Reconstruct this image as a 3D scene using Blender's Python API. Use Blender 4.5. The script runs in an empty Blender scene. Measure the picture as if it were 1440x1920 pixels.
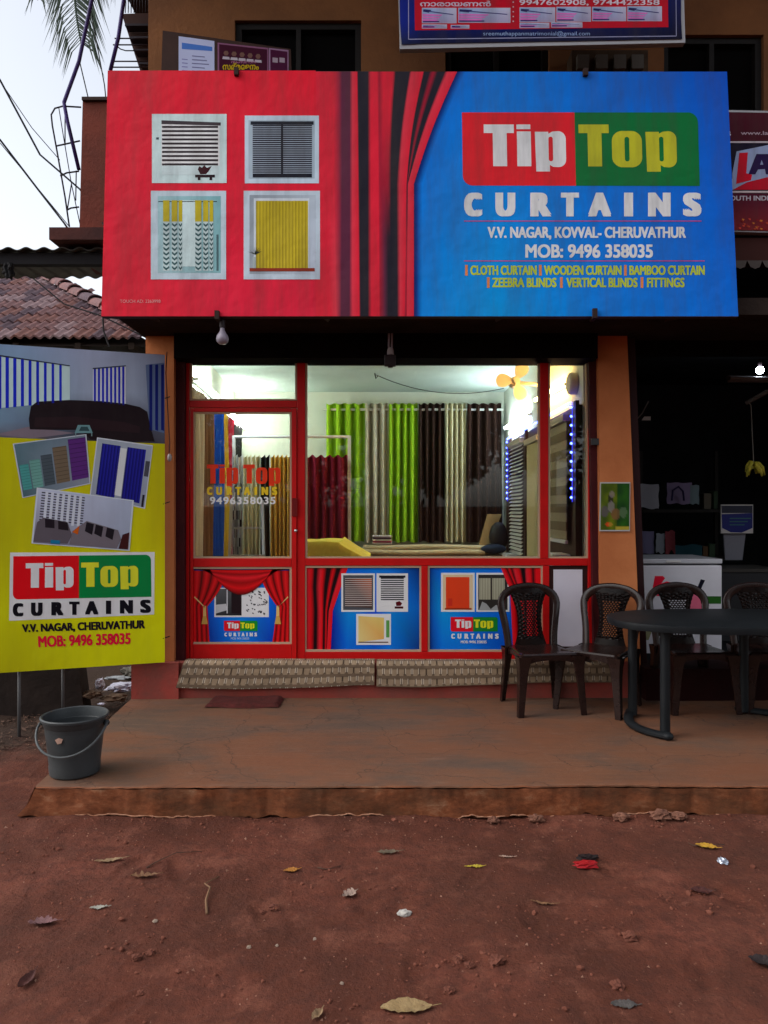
import bpy, bmesh, math, random
from mathutils import Vector, Matrix, noise
from mathutils.geometry import tessellate_polygon
random.seed(7)
S = bpy.context.scene
C = S.collection
R = math.radians
# ------------------------------------------------------------------ camera, sky, sun, exposure
F, CX, HY, CZ = 1400.0, 720.0, 955.0, 1.62
cd = bpy.data.cameras.new('camera'); cam = bpy.data.objects.new('camera', cd); C.objects.link(cam)
cam.location = (0, 0, CZ); cam.rotation_euler = (R(90), 0, 0)
cd.sensor_fit = 'VERTICAL'; cd.sensor_height = 36; cd.lens = F/1920*36
cd.shift_y = -5/1920; cd.clip_start = .05; cd.clip_end = 600
S.camera = cam
W = bpy.data.worlds.new('World'); S.world = W; W.use_nodes = True
nt = W.node_tree; nt.nodes.clear()
SUN_EL, SUN_AZ = R(44), R(-103)         # veiled sun high on the left, a little behind the viewer
sky = nt.nodes.new('ShaderNodeTexSky'); sky.sky_type = 'NISHITA'; sky.sun_disc = False
sky.sun_elevation = SUN_EL; sky.sun_rotation = SUN_AZ; sky.air_density = 1.0; sky.dust_density = 2.5; sky.ozone_density = 1.0
hs = nt.nodes.new('ShaderNodeHueSaturation'); hs.inputs['Saturation'].default_value = .32
bg = nt.nodes.new('ShaderNodeBackground'); bg.inputs[1].default_value = .15
wo = nt.nodes.new('ShaderNodeOutputWorld')
nt.links.new(sky.outputs[0], hs.inputs['Color']); nt.links.new(hs.outputs[0], bg.inputs[0]); nt.links.new(bg.outputs[0], wo.inputs[0])
sl = bpy.data.lights.new('sun', 'SUN'); sl.energy = .2; sl.angle = R(50); sl.color = (1, .93, .84)
so = bpy.data.objects.new('sun', sl); C.objects.link(so)
sd = Vector((math.sin(SUN_AZ)*math.cos(SUN_EL), math.cos(SUN_AZ)*math.cos(SUN_EL), math.sin(SUN_EL)))
so.rotation_euler = sd.to_track_quat('Z', 'Y').to_euler(); so.location = (-9, -3, 12)
S.view_settings.view_transform = 'Standard'; S.view_settings.look = 'None'
S.view_settings.exposure = .90; S.view_settings.gamma = 1.0; S.view_settings.use_curve_mapping = False
S.render.engine = 'CYCLES'
S.cycles.use_denoising = True; S.cycles.max_bounces = 8; S.cycles.transparent_max_bounces = 16
S.cycles.sample_clamp_indirect = 6; S.cycles.caustics_reflective = False; S.cycles.caustics_refractive = False
TUBE = 60.0
ILL = .52     # white vinyl shows at about this linear value in the photograph's shade: print colours are read back through it

def X(px, Y): return (px-CX)*Y/F
def Z(py, Y): return CZ-(py-HY)*Y/F
def PT(px, py, Y): return Vector((X(px, Y), Y, Z(py, Y)))
def lin(v): return (max(v, 0)/255.)**2.2
def pc(c, k=1.0):
    return tuple(min(.84, lin(v)/ILL*k) for v in c)

# ------------------------------------------------------------------ materials
MATS = {}
def mat(name, col, rough=.6, col2=None, scale=4, bump=0., bscale=60, metal=0., spec=.22, emit=None, es=0, detail=6, thr=(.35, .65), coat=0., stretch=None, alpha=None, trans=0):
    if name in MATS: return MATS[name]
    m = bpy.data.materials.new(name); m.use_nodes = True; t = m.node_tree; b = t.nodes['Principled BSDF']
    b.inputs['Base Color'].default_value = (*col, 1); b.inputs['Roughness'].default_value = rough
    b.inputs['Metallic'].default_value = metal; b.inputs['Specular IOR Level'].default_value = spec
    if coat: b.inputs['Coat Weight'].default_value = coat
    tc = t.nodes.new('ShaderNodeTexCoord'); src = tc.outputs['Object']
    if stretch:
        mp = t.nodes.new('ShaderNodeMapping'); mp.inputs['Scale'].default_value = stretch
        t.links.new(src, mp.inputs[0]); src = mp.outputs[0]
    if col2:
        n = t.nodes.new('ShaderNodeTexNoise'); n.inputs['Scale'].default_value = scale; n.inputs['Detail'].default_value = detail
        n.inputs['Roughness'].default_value = .62
        r = t.nodes.new('ShaderNodeValToRGB'); r.color_ramp.elements[0].position = thr[0]; r.color_ramp.elements[1].position = thr[1]
        r.color_ramp.elements[0].color = (*col, 1); r.color_ramp.elements[1].color = (*col2, 1)
        t.links.new(src, n.inputs['Vector']); t.links.new(n.outputs['Fac'], r.inputs[0]); t.links.new(r.outputs[0], b.inputs['Base Color'])
    if bump:
        n = t.nodes.new('ShaderNodeTexNoise'); n.inputs['Scale'].default_value = bscale; n.inputs['Detail'].default_value = 4
        k = t.nodes.new('ShaderNodeBump'); k.inputs['Strength'].default_value = bump; k.inputs['Distance'].default_value = .01
        t.links.new(src, n.inputs['Vector']); t.links.new(n.outputs['Fac'], k.inputs['Height']); t.links.new(k.outputs[0], b.inputs['Normal'])
    if emit:
        b.inputs['Emission Color'].default_value = (*emit, 1); b.inputs['Emission Strength'].default_value = es
    if trans:
        b.inputs['Transmission Weight'].default_value = trans
    MATS[name] = m
    return m

def print_mat(name, rough=.6, grime=.2, gscale=1.5, bump=.15, spec=.12, streak=True):
    """flat print: the colour comes from the 'Col' attribute, with dust and rain streaks mixed over it"""
    if name in MATS: return MATS[name]
    m = bpy.data.materials.new(name); m.use_nodes = True; t = m.node_tree; b = t.nodes['Principled BSDF']
    b.inputs['Roughness'].default_value = rough; b.inputs['Specular IOR Level'].default_value = spec
    a = t.nodes.new('ShaderNodeAttribute'); a.attribute_name = 'Col'
    tc = t.nodes.new('ShaderNodeTexCoord'); mp = t.nodes.new('ShaderNodeMapping')
    mp.inputs['Scale'].default_value = (6, 6, .7) if streak else (1, 1, 1)
    n = t.nodes.new('ShaderNodeTexNoise'); n.inputs['Scale'].default_value = gscale; n.inputs['Detail'].default_value = 7; n.inputs['Roughness'].default_value = .65
    mr = t.nodes.new('ShaderNodeMapRange'); mr.inputs[1].default_value = .40; mr.inputs[2].default_value = .72; mr.inputs[3].default_value = 0; mr.inputs[4].default_value = grime
    mx = t.nodes.new('ShaderNodeMixRGB'); mx.inputs[2].default_value = (.055, .042, .035, 1)
    t.links.new(tc.outputs['Object'], mp.inputs[0]); t.links.new(mp.outputs[0], n.inputs['Vector']); t.links.new(n.outputs['Fac'], mr.inputs[0])
    t.links.new(mr.outputs[0], mx.inputs[0]); t.links.new(a.outputs['Color'], mx.inputs[1]); t.links.new(mx.outputs[0], b.inputs['Base Color'])
    n2 = t.nodes.new('ShaderNodeTexNoise'); n2.inputs['Scale'].default_value = 3.5; n2.inputs['Detail'].default_value = 3
    k = t.nodes.new('ShaderNodeBump'); k.inputs['Strength'].default_value = bump; k.inputs['Distance'].default_value = .03
    t.links.new(tc.outputs['Object'], n2.inputs['Vector']); t.links.new(n2.outputs['Fac'], k.inputs['Height']); t.links.new(k.outputs[0], b.inputs['Normal'])
    MATS[name] = m
    return m

def glass_mat():
    m = bpy.data.materials.new('window_glass'); m.use_nodes = True; t = m.node_tree; t.nodes.clear()
    o = t.nodes.new('ShaderNodeOutputMaterial'); tr = t.nodes.new('ShaderNodeBsdfTransparent'); g = t.nodes.new('ShaderNodeBsdfGlossy')
    tr.inputs[0].default_value = (.95, .97, .96, 1); g.inputs['Roughness'].default_value = .015
    f = t.nodes.new('ShaderNodeFresnel'); f.inputs[0].default_value = 1.5; x = t.nodes.new('ShaderNodeMixShader')
    t.links.new(f.outputs[0], x.inputs[0]); t.links.new(tr.outputs[0], x.inputs[1]); t.links.new(g.outputs[0], x.inputs[2]); t.links.new(x.outputs[0], o.inputs[0])
    MATS['window_glass'] = m
    return m
GLASS = glass_mat()
VINYL = print_mat('printed_vinyl', grime=.36, bump=.7)
VINYL2 = print_mat('printed_vinyl_clean', rough=.35, grime=.06, bump=.05, spec=.25)
PAPER = print_mat('printed_paper', rough=.8, grime=.1, streak=False, bump=.1)
TEXTILE = print_mat('woven_textile', rough=.95, grime=.35, gscale=3, streak=False, bump=.3, spec=.1)

# ------------------------------------------------------------------ mesh builder
class MB:
    def __init__(s): s.v = []; s.f = []; s.c = []; s.col = None; s.vc = None
    def add(s, vs, fs, col=None):
        n = len(s.v); s.v += [tuple(q) for q in vs]; s.f += [tuple(i+n for i in f) for f in fs]
        s.c += [col or (1, 1, 1)]*len(fs)
    def box(s, a, b, col=None):
        (x0, y0, z0), (x1, y1, z1) = a, b
        s.add([(x0, y0, z0), (x1, y0, z0), (x1, y1, z0), (x0, y1, z0), (x0, y0, z1), (x1, y0, z1), (x1, y1, z1), (x0, y1, z1)],
              [(0, 3, 2, 1), (4, 5, 6, 7), (0, 1, 5, 4), (1, 2, 6, 5), (2, 3, 7, 6), (3, 0, 4, 7)], col)
    def hexa(s, p, col=None):
        s.add(p, [(0, 3, 2, 1), (4, 5, 6, 7), (0, 1, 5, 4), (1, 2, 6, 5), (2, 3, 7, 6), (3, 0, 4, 7)], col)
    def tube(s, pts, r, seg=8, r2=None, flat=1.0, cap=True):
        pts = [Vector(p) for p in pts]; n = len(pts); rings = []; up = None
        for i, p in enumerate(pts):
            d = (pts[min(i+1, n-1)]-pts[max(i-1, 0)])
            d = d.normalized() if d.length > 1e-9 else Vector((0, 0, 1))
            if up is None: up = Vector((0, 0, 1)) if abs(d.z) < .9 else Vector((0, 1, 0))
            a = up-d*up.dot(d)
            if a.length < 1e-5: a = d.orthogonal()
            a.normalize(); up = a; bb = d.cross(a)
            rr = r if r2 is None else r+(r2-r)*i/max(1, n-1)
            if callable(r): rr = r(i/max(1, n-1))
            rings.append([p+(a*math.cos(t)*flat+bb*math.sin(t))*rr for t in [2*math.pi*k/seg for k in range(seg)]])
        vs = [q for ring in rings for q in ring]
        fs = [(i*seg+k, i*seg+(k+1) % seg, (i+1)*seg+(k+1) % seg, (i+1)*seg+k) for i in range(n-1) for k in range(seg)]
        if cap: fs += [tuple(reversed(range(seg))), tuple((n-1)*seg+k for k in range(seg))]
        s.add(vs, fs)
    def lathe(s, prof, c=(0, 0, 0), seg=24):
        vs = [(c[0]+r*math.cos(2*math.pi*k/seg), c[1]+r*math.sin(2*math.pi*k/seg), c[2]+z) for r, z in prof for k in range(seg)]
        fs = [(i*seg+k, i*seg+(k+1) % seg, (i+1)*seg+(k+1) % seg, (i+1)*seg+k) for i in range(len(prof)-1) for k in range(seg)]
        s.add(vs, fs)
    def sphere(s, c, r, seg=12, rg=8, sq=(1, 1, 1)):
        c = Vector(c); vs = []; fs = []
        for i in range(rg+1):
            ph = math.pi*i/rg
            for k in range(seg):
                a = 2*math.pi*k/seg
                vs.append((c.x+r*sq[0]*math.sin(ph)*math.cos(a), c.y+r*sq[1]*math.sin(ph)*math.sin(a), c.z+r*sq[2]*math.cos(ph)))
        for i in range(rg):
            for k in range(seg): fs.append((i*seg+k, (i+1)*seg+k, (i+1)*seg+(k+1) % seg, i*seg+(k+1) % seg))
        s.add(vs, fs)
    def grid(s, fn, nu, nv, col=None):
        n = len(s.v)
        for j in range(nv+1):
            for i in range(nu+1): s.v.append(tuple(fn(i/nu, j/nv)))
        for j in range(nv):
            for i in range(nu):
                a = n+j*(nu+1)+i; s.f.append((a, a+1, a+nu+2, a+nu+1)); s.c.append(col((i+.5)/nu, (j+.5)/nv) if col else (1, 1, 1))
    def mesh(s, name, colour=False):
        me = bpy.data.meshes.new(name); me.from_pydata(s.v, [], s.f); me.update()
        if colour:
            at = me.color_attributes.new('Col', 'FLOAT_COLOR', 'CORNER'); buf = []
            for f, c in zip(s.f, s.c):
                if isinstance(c, list):
                    for q in c: buf += [q[0], q[1], q[2], 1]
                else: buf += [c[0], c[1], c[2], 1]*len(f)
            at.data.foreach_set('color', buf)
        return me

def link(name, me, m, parent=None, smooth=False):
    o = bpy.data.objects.new(name, me); C.objects.link(o)
    if m is not None and not me.materials: me.materials.append(m)
    if smooth:
        me.polygons.foreach_set('use_smooth', [True]*len(me.polygons))
        if smooth is not True: me.set_sharp_from_angle(angle=R(smooth))
    if parent is not None: o.parent = parent; o.matrix_parent_inverse = parent.matrix_basis.inverted() if not getattr(parent, '_loc', False) else Matrix()
    return o
def tag(o, label, cat, group=None):
    o['label'] = label; o['category'] = cat
    if group: o['group'] = group
    return o
def thing(name, label, cat, loc=(0, 0, 0), group=None):
    o = bpy.data.objects.new(name, None); C.objects.link(o); o.location = loc
    o.empty_display_size = .1
    return tag(o, label, cat, group)
def struct(name, mb, m, smooth=False):
    o = link(name, mb.mesh(name), m, None, smooth); o['kind'] = 'structure'; return o
def part(name, mb, m, parent, smooth=False, label=None, stuff=False, colour=False):
    """the mesh is given in world coordinates; the child keeps them whatever its parent's place"""
    o = bpy.data.objects.new(name, mb.mesh(name, colour) if isinstance(mb, MB) else mb); C.objects.link(o)
    if not o.data.materials: o.data.materials.append(m)
    if smooth:
        o.data.polygons.foreach_set('use_smooth', [True]*len(o.data.polygons))
        if smooth is not True: o.data.set_sharp_from_angle(angle=R(smooth))
    o.parent = parent; w = wl(parent); o.location = (-w[0], -w[1], -w[2])
    if label: o['label'] = label
    if stuff: o['kind'] = 'stuff'
    return o
def wl(o):
    v = Vector((0, 0, 0))
    while o is not None: v += o.location; o = o.parent
    return v
def solo(name, mb, m, label, cat, group=None, smooth=False, colour=False):
    o = link(name, mb.mesh(name, colour), m, None, smooth); return tag(o, label, cat, group)
def bevel(o, w=.004, seg=2):
    b = o.modifiers.new('bevel', 'BEVEL'); b.width = w; b.segments = seg; b.limit_method = 'ANGLE'; return o
def frontbox(mb, x0, y0, x1, y1, Y, d, x0b=None, x1b=None):
    """box whose front face covers these picture coordinates at depth Y"""
    x0b = x0 if x0b is None else x0b; x1b = x1 if x1b is None else x1b
    a, b, c, e = X(x0b, Y), X(x1b, Y), X(x0, Y), X(x1, Y); z0, z1 = Z(y1, Y), Z(y0, Y)
    mb.hexa([(a, Y, z0), (b, Y, z0), (b, Y+d, z0), (a, Y+d, z0), (c, Y, z1), (e, Y, z1), (e, Y+d, z1), (c, Y+d, z1)])

# ------------------------------------------------------------------ flat print on a plane, drawn in picture units
_txt = {}
def text_tris(s, bold=0., spacing=1., shear=0.):
    k = (s, bold, spacing, shear)
    if k in _txt: return _txt[k]
    cu = bpy.data.curves.new('lettering', 'FONT'); cu.body = s; cu.size = 1; cu.offset = bold; cu.space_character = spacing; cu.resolution_u = 4; cu.shear = shear
    ob = bpy.data.objects.new('lettering', cu); C.objects.link(ob)
    dg = bpy.context.evaluated_depsgraph_get(); me = bpy.data.meshes.new_from_object(ob.evaluated_get(dg))
    vs = [(v.co.x, v.co.y) for v in me.vertices]; fs = [tuple(p.vertices) for p in me.polygons]
    bpy.data.objects.remove(ob); bpy.data.curves.remove(cu); bpy.data.meshes.remove(me)
    if vs:
        x0 = min(v[0] for v in vs); x1 = max(v[0] for v in vs); y0 = min(v[1] for v in vs); y1 = max(v[1] for v in vs)
        vs = [((v[0]-x0)/(x1-x0), 1-(v[1]-y0)/(y1-y0)) for v in vs]
    _txt[k] = (vs, fs)
    return _txt[k]

class Print:
    EPS = .0005
    def __init__(s, p, n, k=1.0):
        s.p = Vector(p); s.n = Vector(n).normalized(); s.mb = MB(); s.k = k
    def at(s, px, py, layer=0):
        d = Vector(((px-CX)/F, 1, -(py-HY)/F)); o = Vector((0, 0, CZ))
        t = (s.p-o).dot(s.n)/d.dot(s.n)
        return o+d*t+s.n*(layer*s.EPS)
    def poly(s, pts, col, layer=1, holes=()):
        loops = [[Vector((x, y, 0)) for x, y in pts]]+[[Vector((x, y, 0)) for x, y in h] for h in holes]
        flat = [q for l in loops for q in l]; tr = tessellate_polygon(loops)
        s.mb.add([s.at(q.x, q.y, layer) for q in flat], [tuple(t) for t in tr], pc(col, s.k))
    def rect(s, x0, y0, x1, y1, col, layer=1): s.quad([(x0, y0), (x1, y0), (x1, y1), (x0, y1)], col, layer)
    def quad(s, q, col, layer=1):
        c = [pc(x, s.k) for x in col] if isinstance(col, list) else pc(col, s.k)
        s.mb.add([s.at(x, y, layer) for x, y in q], [(0, 1, 2, 3)]); s.mb.c[-1] = c
    def frame(s, q, w, col, layer=1):
        cx = sum(a for a, b in q)/4; cy = sum(b for a, b in q)/4
        s.quad(q, col, layer)
    def text(s, t, box, col, layer=3, bold=.0, spacing=1., q=None, shear=0., fat=None):
        if fat is None: fat = (abs(bold)*22, abs(bold)*8) if bold else (0, 0)
        vs, fs = text_tris(t, 0, spacing, shear)
        if q is None: x0, y0, x1, y1 = box; q = [(x0, y0), (x1, y0), (x1, y1), (x0, y1)]
        def mp(u, v):
            a = (q[0][0]*(1-u)+q[1][0]*u, q[0][1]*(1-u)+q[1][1]*u); b = (q[3][0]*(1-u)+q[2][0]*u, q[3][1]*(1-u)+q[2][1]*u)
            return a[0]*(1-v)+b[0]*v, a[1]*(1-v)+b[1]*v
        if fat[0]:
            dl = 0
            for dx in (-1, -.34, .34, 1):
                for dy in (-1, 1):
                    P_ = [mp(u, v) for u, v in vs]; dl += .11
                    s.mb.add([s.at(x+dx*fat[0], y+dy*fat[1], layer+dl) for x, y in P_], fs, pc(col, s.k))
        else: s.mb.add([s.at(*mp(u, v), layer) for u, v in vs], fs, pc(col, s.k))
    def curtains(s, q, col, layer):
        W = q[1][0]-q[0][0]; H = q[3][1]-q[0][1]; fx, fy = .0112*W, .045*H
        for ch, a, b in (('C', 0, .0765), ('U', .132, .216), ('R', .279, .368), ('T', .408, .484), ('A', .523, .62), ('I', .674, .712), ('N', .775, .870), ('S', .922, 1.0)):
            y0 = q[0][1]+(q[1][1]-q[0][1])*(a+b)/2; y1 = q[3][1]+(q[2][1]-q[3][1])*(a+b)/2; x0 = q[0][0]+W*a; x1 = q[0][0]+W*b
            if ch == 'I': s.rect(x0, y0, x1, y1, col, layer)
            else: s.text(ch, (x0+fx, y0+fy, x1-fx, y1-fy), col, layer, fat=(fx, fy))
    def cols(s, rows, colours, layer=1):
        """rows: [(y, [x...])]; colours per x (list) or per row per x: a mesh whose vertex colours blend"""
        base = len(s.mb.v); n = len(rows[0][1])
        for y, xs in rows:
            for i, x in enumerate(xs):
                yy = y[i] if isinstance(y, (list, tuple)) else y
                s.mb.v.append(tuple(s.at(x, yy, layer)))
        for j in range(len(rows)-1):
            for i in range(n-1):
                a = base+j*n+i; s.mb.f.append((a, a+1, a+n+1, a+n))
                if isinstance(colours[0][0], (list, tuple)): c = [colours[j][i], colours[j][i+1], colours[j+1][i+1], colours[j+1][i]]
                else: c = [colours[i], colours[i+1], colours[i+1], colours[i]]
                s.mb.c.append([pc(q, s.k) for q in c])
    def photo(s, q, layer, fn, n=(10, 10)):
        def mp(u, v):
            a = (q[0][0]*(1-u)+q[1][0]*u, q[0][1]*(1-u)+q[1][1]*u); b = (q[3][0]*(1-u)+q[2][0]*u, q[3][1]*(1-u)+q[2][1]*u)
            return a[0]*(1-v)+b[0]*v, a[1]*(1-v)+b[1]*v
        fn(lambda u0, v0, u1, v1, c, l=0: s.quad([mp(u0, v0), mp(u1, v0), mp(u1, v1), mp(u0, v1)], c, layer+l),
           lambda pts, c, l=0: s.poly([mp(*p) for p in pts], c, layer+l))

def rr(x0, y0, x1, y1, r, n=6, corners=(1, 1, 1, 1)):
    """rounded rectangle, corners tl tr br bl"""
    out = []
    for (cx, cy, a0, k, sx, sy) in ((x0, y0, 180, 0, 1, 1), (x1, y0, 270, 1, -1, 1), (x1, y1, 0, 2, -1, -1), (x0, y1, 90, 3, 1, -1)):
        if not corners[k]: out.append((cx, cy)); continue
        ox, oy = cx+sx*r, cy+sy*r
        for i in range(n+1):
            a = R(a0+90*i/n); out.append((ox+r*math.cos(a), oy+r*math.sin(a)))
    return out
def logo_letters(put, cw, cy):
    """the six heavy letters in logo units; put(points, colour, holes)"""
    def T(o, c): put([(88+o, 175), (274+o, 175), (274+o, 228), (229+o, 228), (229+o, 433), (143+o, 433), (143+o, 228), (88+o, 228)], c, ())
    def I(c):
        put([(290, 175), (376, 175), (376, 204), (290, 204)], c, ()); put([(292, 218), (378, 218), (378, 433), (292, 433)], c, ())
    def O(c): put(rr(877, 215, 1062, 438, 62, 7), c, (rr(955, 251, 984, 402, 14, 4),))
    def Pp(o, c):
        out = [(403+o, 220), (486+o, 220), (486+o, 232)]+[(510+o, 219), (545+o, 216)]
        out += [(545+48*math.sin(a)+o, 264-48*math.cos(a)) for a in [R(15*k) for k in range(1, 7)]]
        out += [(593+o, 385)]+[(545+48*math.cos(a)+o, 390+48*math.sin(a)) for a in [R(15*k) for k in range(1, 7)]]
        out += [(512+o, 436), (492+o, 424), (492+o, 465), (408+o, 465)]
        put(out, c, (rr(486+o, 250, 513+o, 402, 13, 4),))
    T(0, cw); I(cw); Pp(0, cw); T(585, cy); O(cy); Pp(682, cy)
def logo(P, q, layer, red=(190, 28, 42), green=(14, 84, 46), white=(188, 188, 200), yellow=(148, 142, 38), block=True):
    """q: picture quad of the red and green block"""
    U0, U1, V0, V1 = -45, 1412, 100, 552
    def mp(u, v):
        u = (u-U0)/(U1-U0); v = (v-V0)/(V1-V0)
        a = (q[0][0]*(1-u)+q[1][0]*u, q[0][1]*(1-u)+q[1][1]*u); b = (q[3][0]*(1-u)+q[2][0]*u, q[3][1]*(1-u)+q[2][1]*u)
        return a[0]*(1-v)+b[0]*v, a[1]*(1-v)+b[1]*v
    if block:
        P.poly([mp(*p) for p in rr(U0, V0, 650, V1, 60, 6, (0, 0, 0, 1))], red, layer)
        P.poly([mp(*p) for p in rr(650, V0, U1, V1, 60, 6, (0, 1, 0, 0))], green, layer)
    logo_letters(lambda pts, c, h: P.poly([mp(*p) for p in pts], c, layer+1, [[mp(*p) for p in hh] for hh in h]), white, yellow)

# ------------------------------------------------------------------ common materials
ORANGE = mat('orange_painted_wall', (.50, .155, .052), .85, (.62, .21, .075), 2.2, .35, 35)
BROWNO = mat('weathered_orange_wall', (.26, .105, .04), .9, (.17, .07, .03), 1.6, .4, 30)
MAROON = mat('maroon_painted_steel', (.045, .007, .010), .6, (.075, .010, .012), 6, .1, 90, spec=.2)
REDP = mat('red_painted_frame', (.62, .006, .006), .45, (.54, .006, .006), 8, .08, 60, spec=.22)
REDPL = mat('faded_red_plinth', (.34, .055, .04), .8, (.22, .06, .045), 5, .4, 45)
BEAD = mat('beige_glazing_bead', (.52, .36, .24), .6)
BLACKW = mat('near_black_shutter', (.004, .003, .003), .9, (.007, .004, .004), 5, spec=.05)  # near black base colour for shutter box and lintel
DARK = mat('dark_opening', (.004, .0035, .0035), .95, spec=.05)
CEIL = mat('pale_ceiling_paint', (.56, .66, .62), .9, (.48, .58, .54), 1.2, .1, 20)
CREAM = mat('pale_wall_paint', (.66, .70, .62), .9, (.60, .64, .55), 1.5, .1, 20)
CONC = mat('dark_concrete_canopy', (.035, .024, .020), .95, (.018, .013, .011), 3, .5, 30, spec=.1)  # very dark base colour for canopy and roof slab
STEEL = mat('brushed_aluminium', (.55, .57, .56), .35, metal=.9)
WIRE = mat('black_cable', (.015, .015, .017), .6)
CHAIRM = mat('dark_brown_plastic', (.014, .006, .005), .24, (.022, .010, .008), 9, .05, 150, spec=.36)
TABLEM = mat('dark_grey_plastic', (.008, .010, .012), .5, (.012, .014, .016), 10, .1, 120, spec=.2)
WHITEP = mat('white_enamel', (.70, .70, .74), .35)

# ================================================================== ground
_pr = random.Random(21)
PRINTS = []
for _k in range(16):
    _a = R(_pr.gauss(70, 30)); PRINTS.append((_pr.uniform(-1.7, 1.9), _pr.uniform(2.35, 3.6), math.cos(_a), math.sin(_a)))
def gh(x, y):
    h = .022*noise.noise((x*.7, y*.7, 3))+.012*noise.noise((x*2.6, y*2.6, 8))+.007*noise.noise((x*8, y*8, 1))+.0045*abs(noise.noise((x*22, y*22, 5)))+.003*noise.noise((x*48, y*48, 5))+.010*max(-.4, noise.noise((x*.55+y*.2, y*3.4, 6)))
    if 2 < y < 3.9:
        for fx_, fy_, ca_, sa_ in PRINTS:
            dx, dy = x-fx_, y-fy_
            if abs(dx) < .2 and abs(dy) < .2:
                u_, v_ = (dx*ca_+dy*sa_)/.13, (-dx*sa_+dy*ca_)/.048; q_ = u_*u_+v_*v_
                if q_ < 1.9: h += -.010*max(0, 1-q_)**.6+.004*max(0, 1-abs(q_-1.3)/.5)
    # earth banked against the slab's foot
    if y < 4.0: h += .028*max(0, 1-abs(y-3.86)/.38)*(.6+.8*noise.noise((x*3, 2, y*3)))
    if x < -1.95 and y > 4.6: h += .03*noise.noise((x*5, y*5, 9))
    return h
def axis(lo, hi, step, far):
    a = [lo+step*i for i in range(int((hi-lo)/step)+1)]; g = []; d = step*3; p = a[-1]
    while p < far: p += d; d *= 1.6; g.append(p)
    l = []; d = step*3; p = a[0]
    while p > -far: p -= d; d *= 1.6; l.append(p)
    return l[::-1]+a+g
gx = axis(-2.9, 2.6, .016, 260); gy = axis(1.9, 4.2, .012, 260)
mb = MB(); nx = len(gx)
for y in gy:
    for x in gx: mb.v.append((x, y, gh(x, y) if abs(x) < 8 and -2 < y < 12 else 0))
mb.f = [(j*nx+i, j*nx+i+1, (j+1)*nx+i+1, (j+1)*nx+i) for j in range(len(gy)-1) for i in range(nx-1)]
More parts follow.
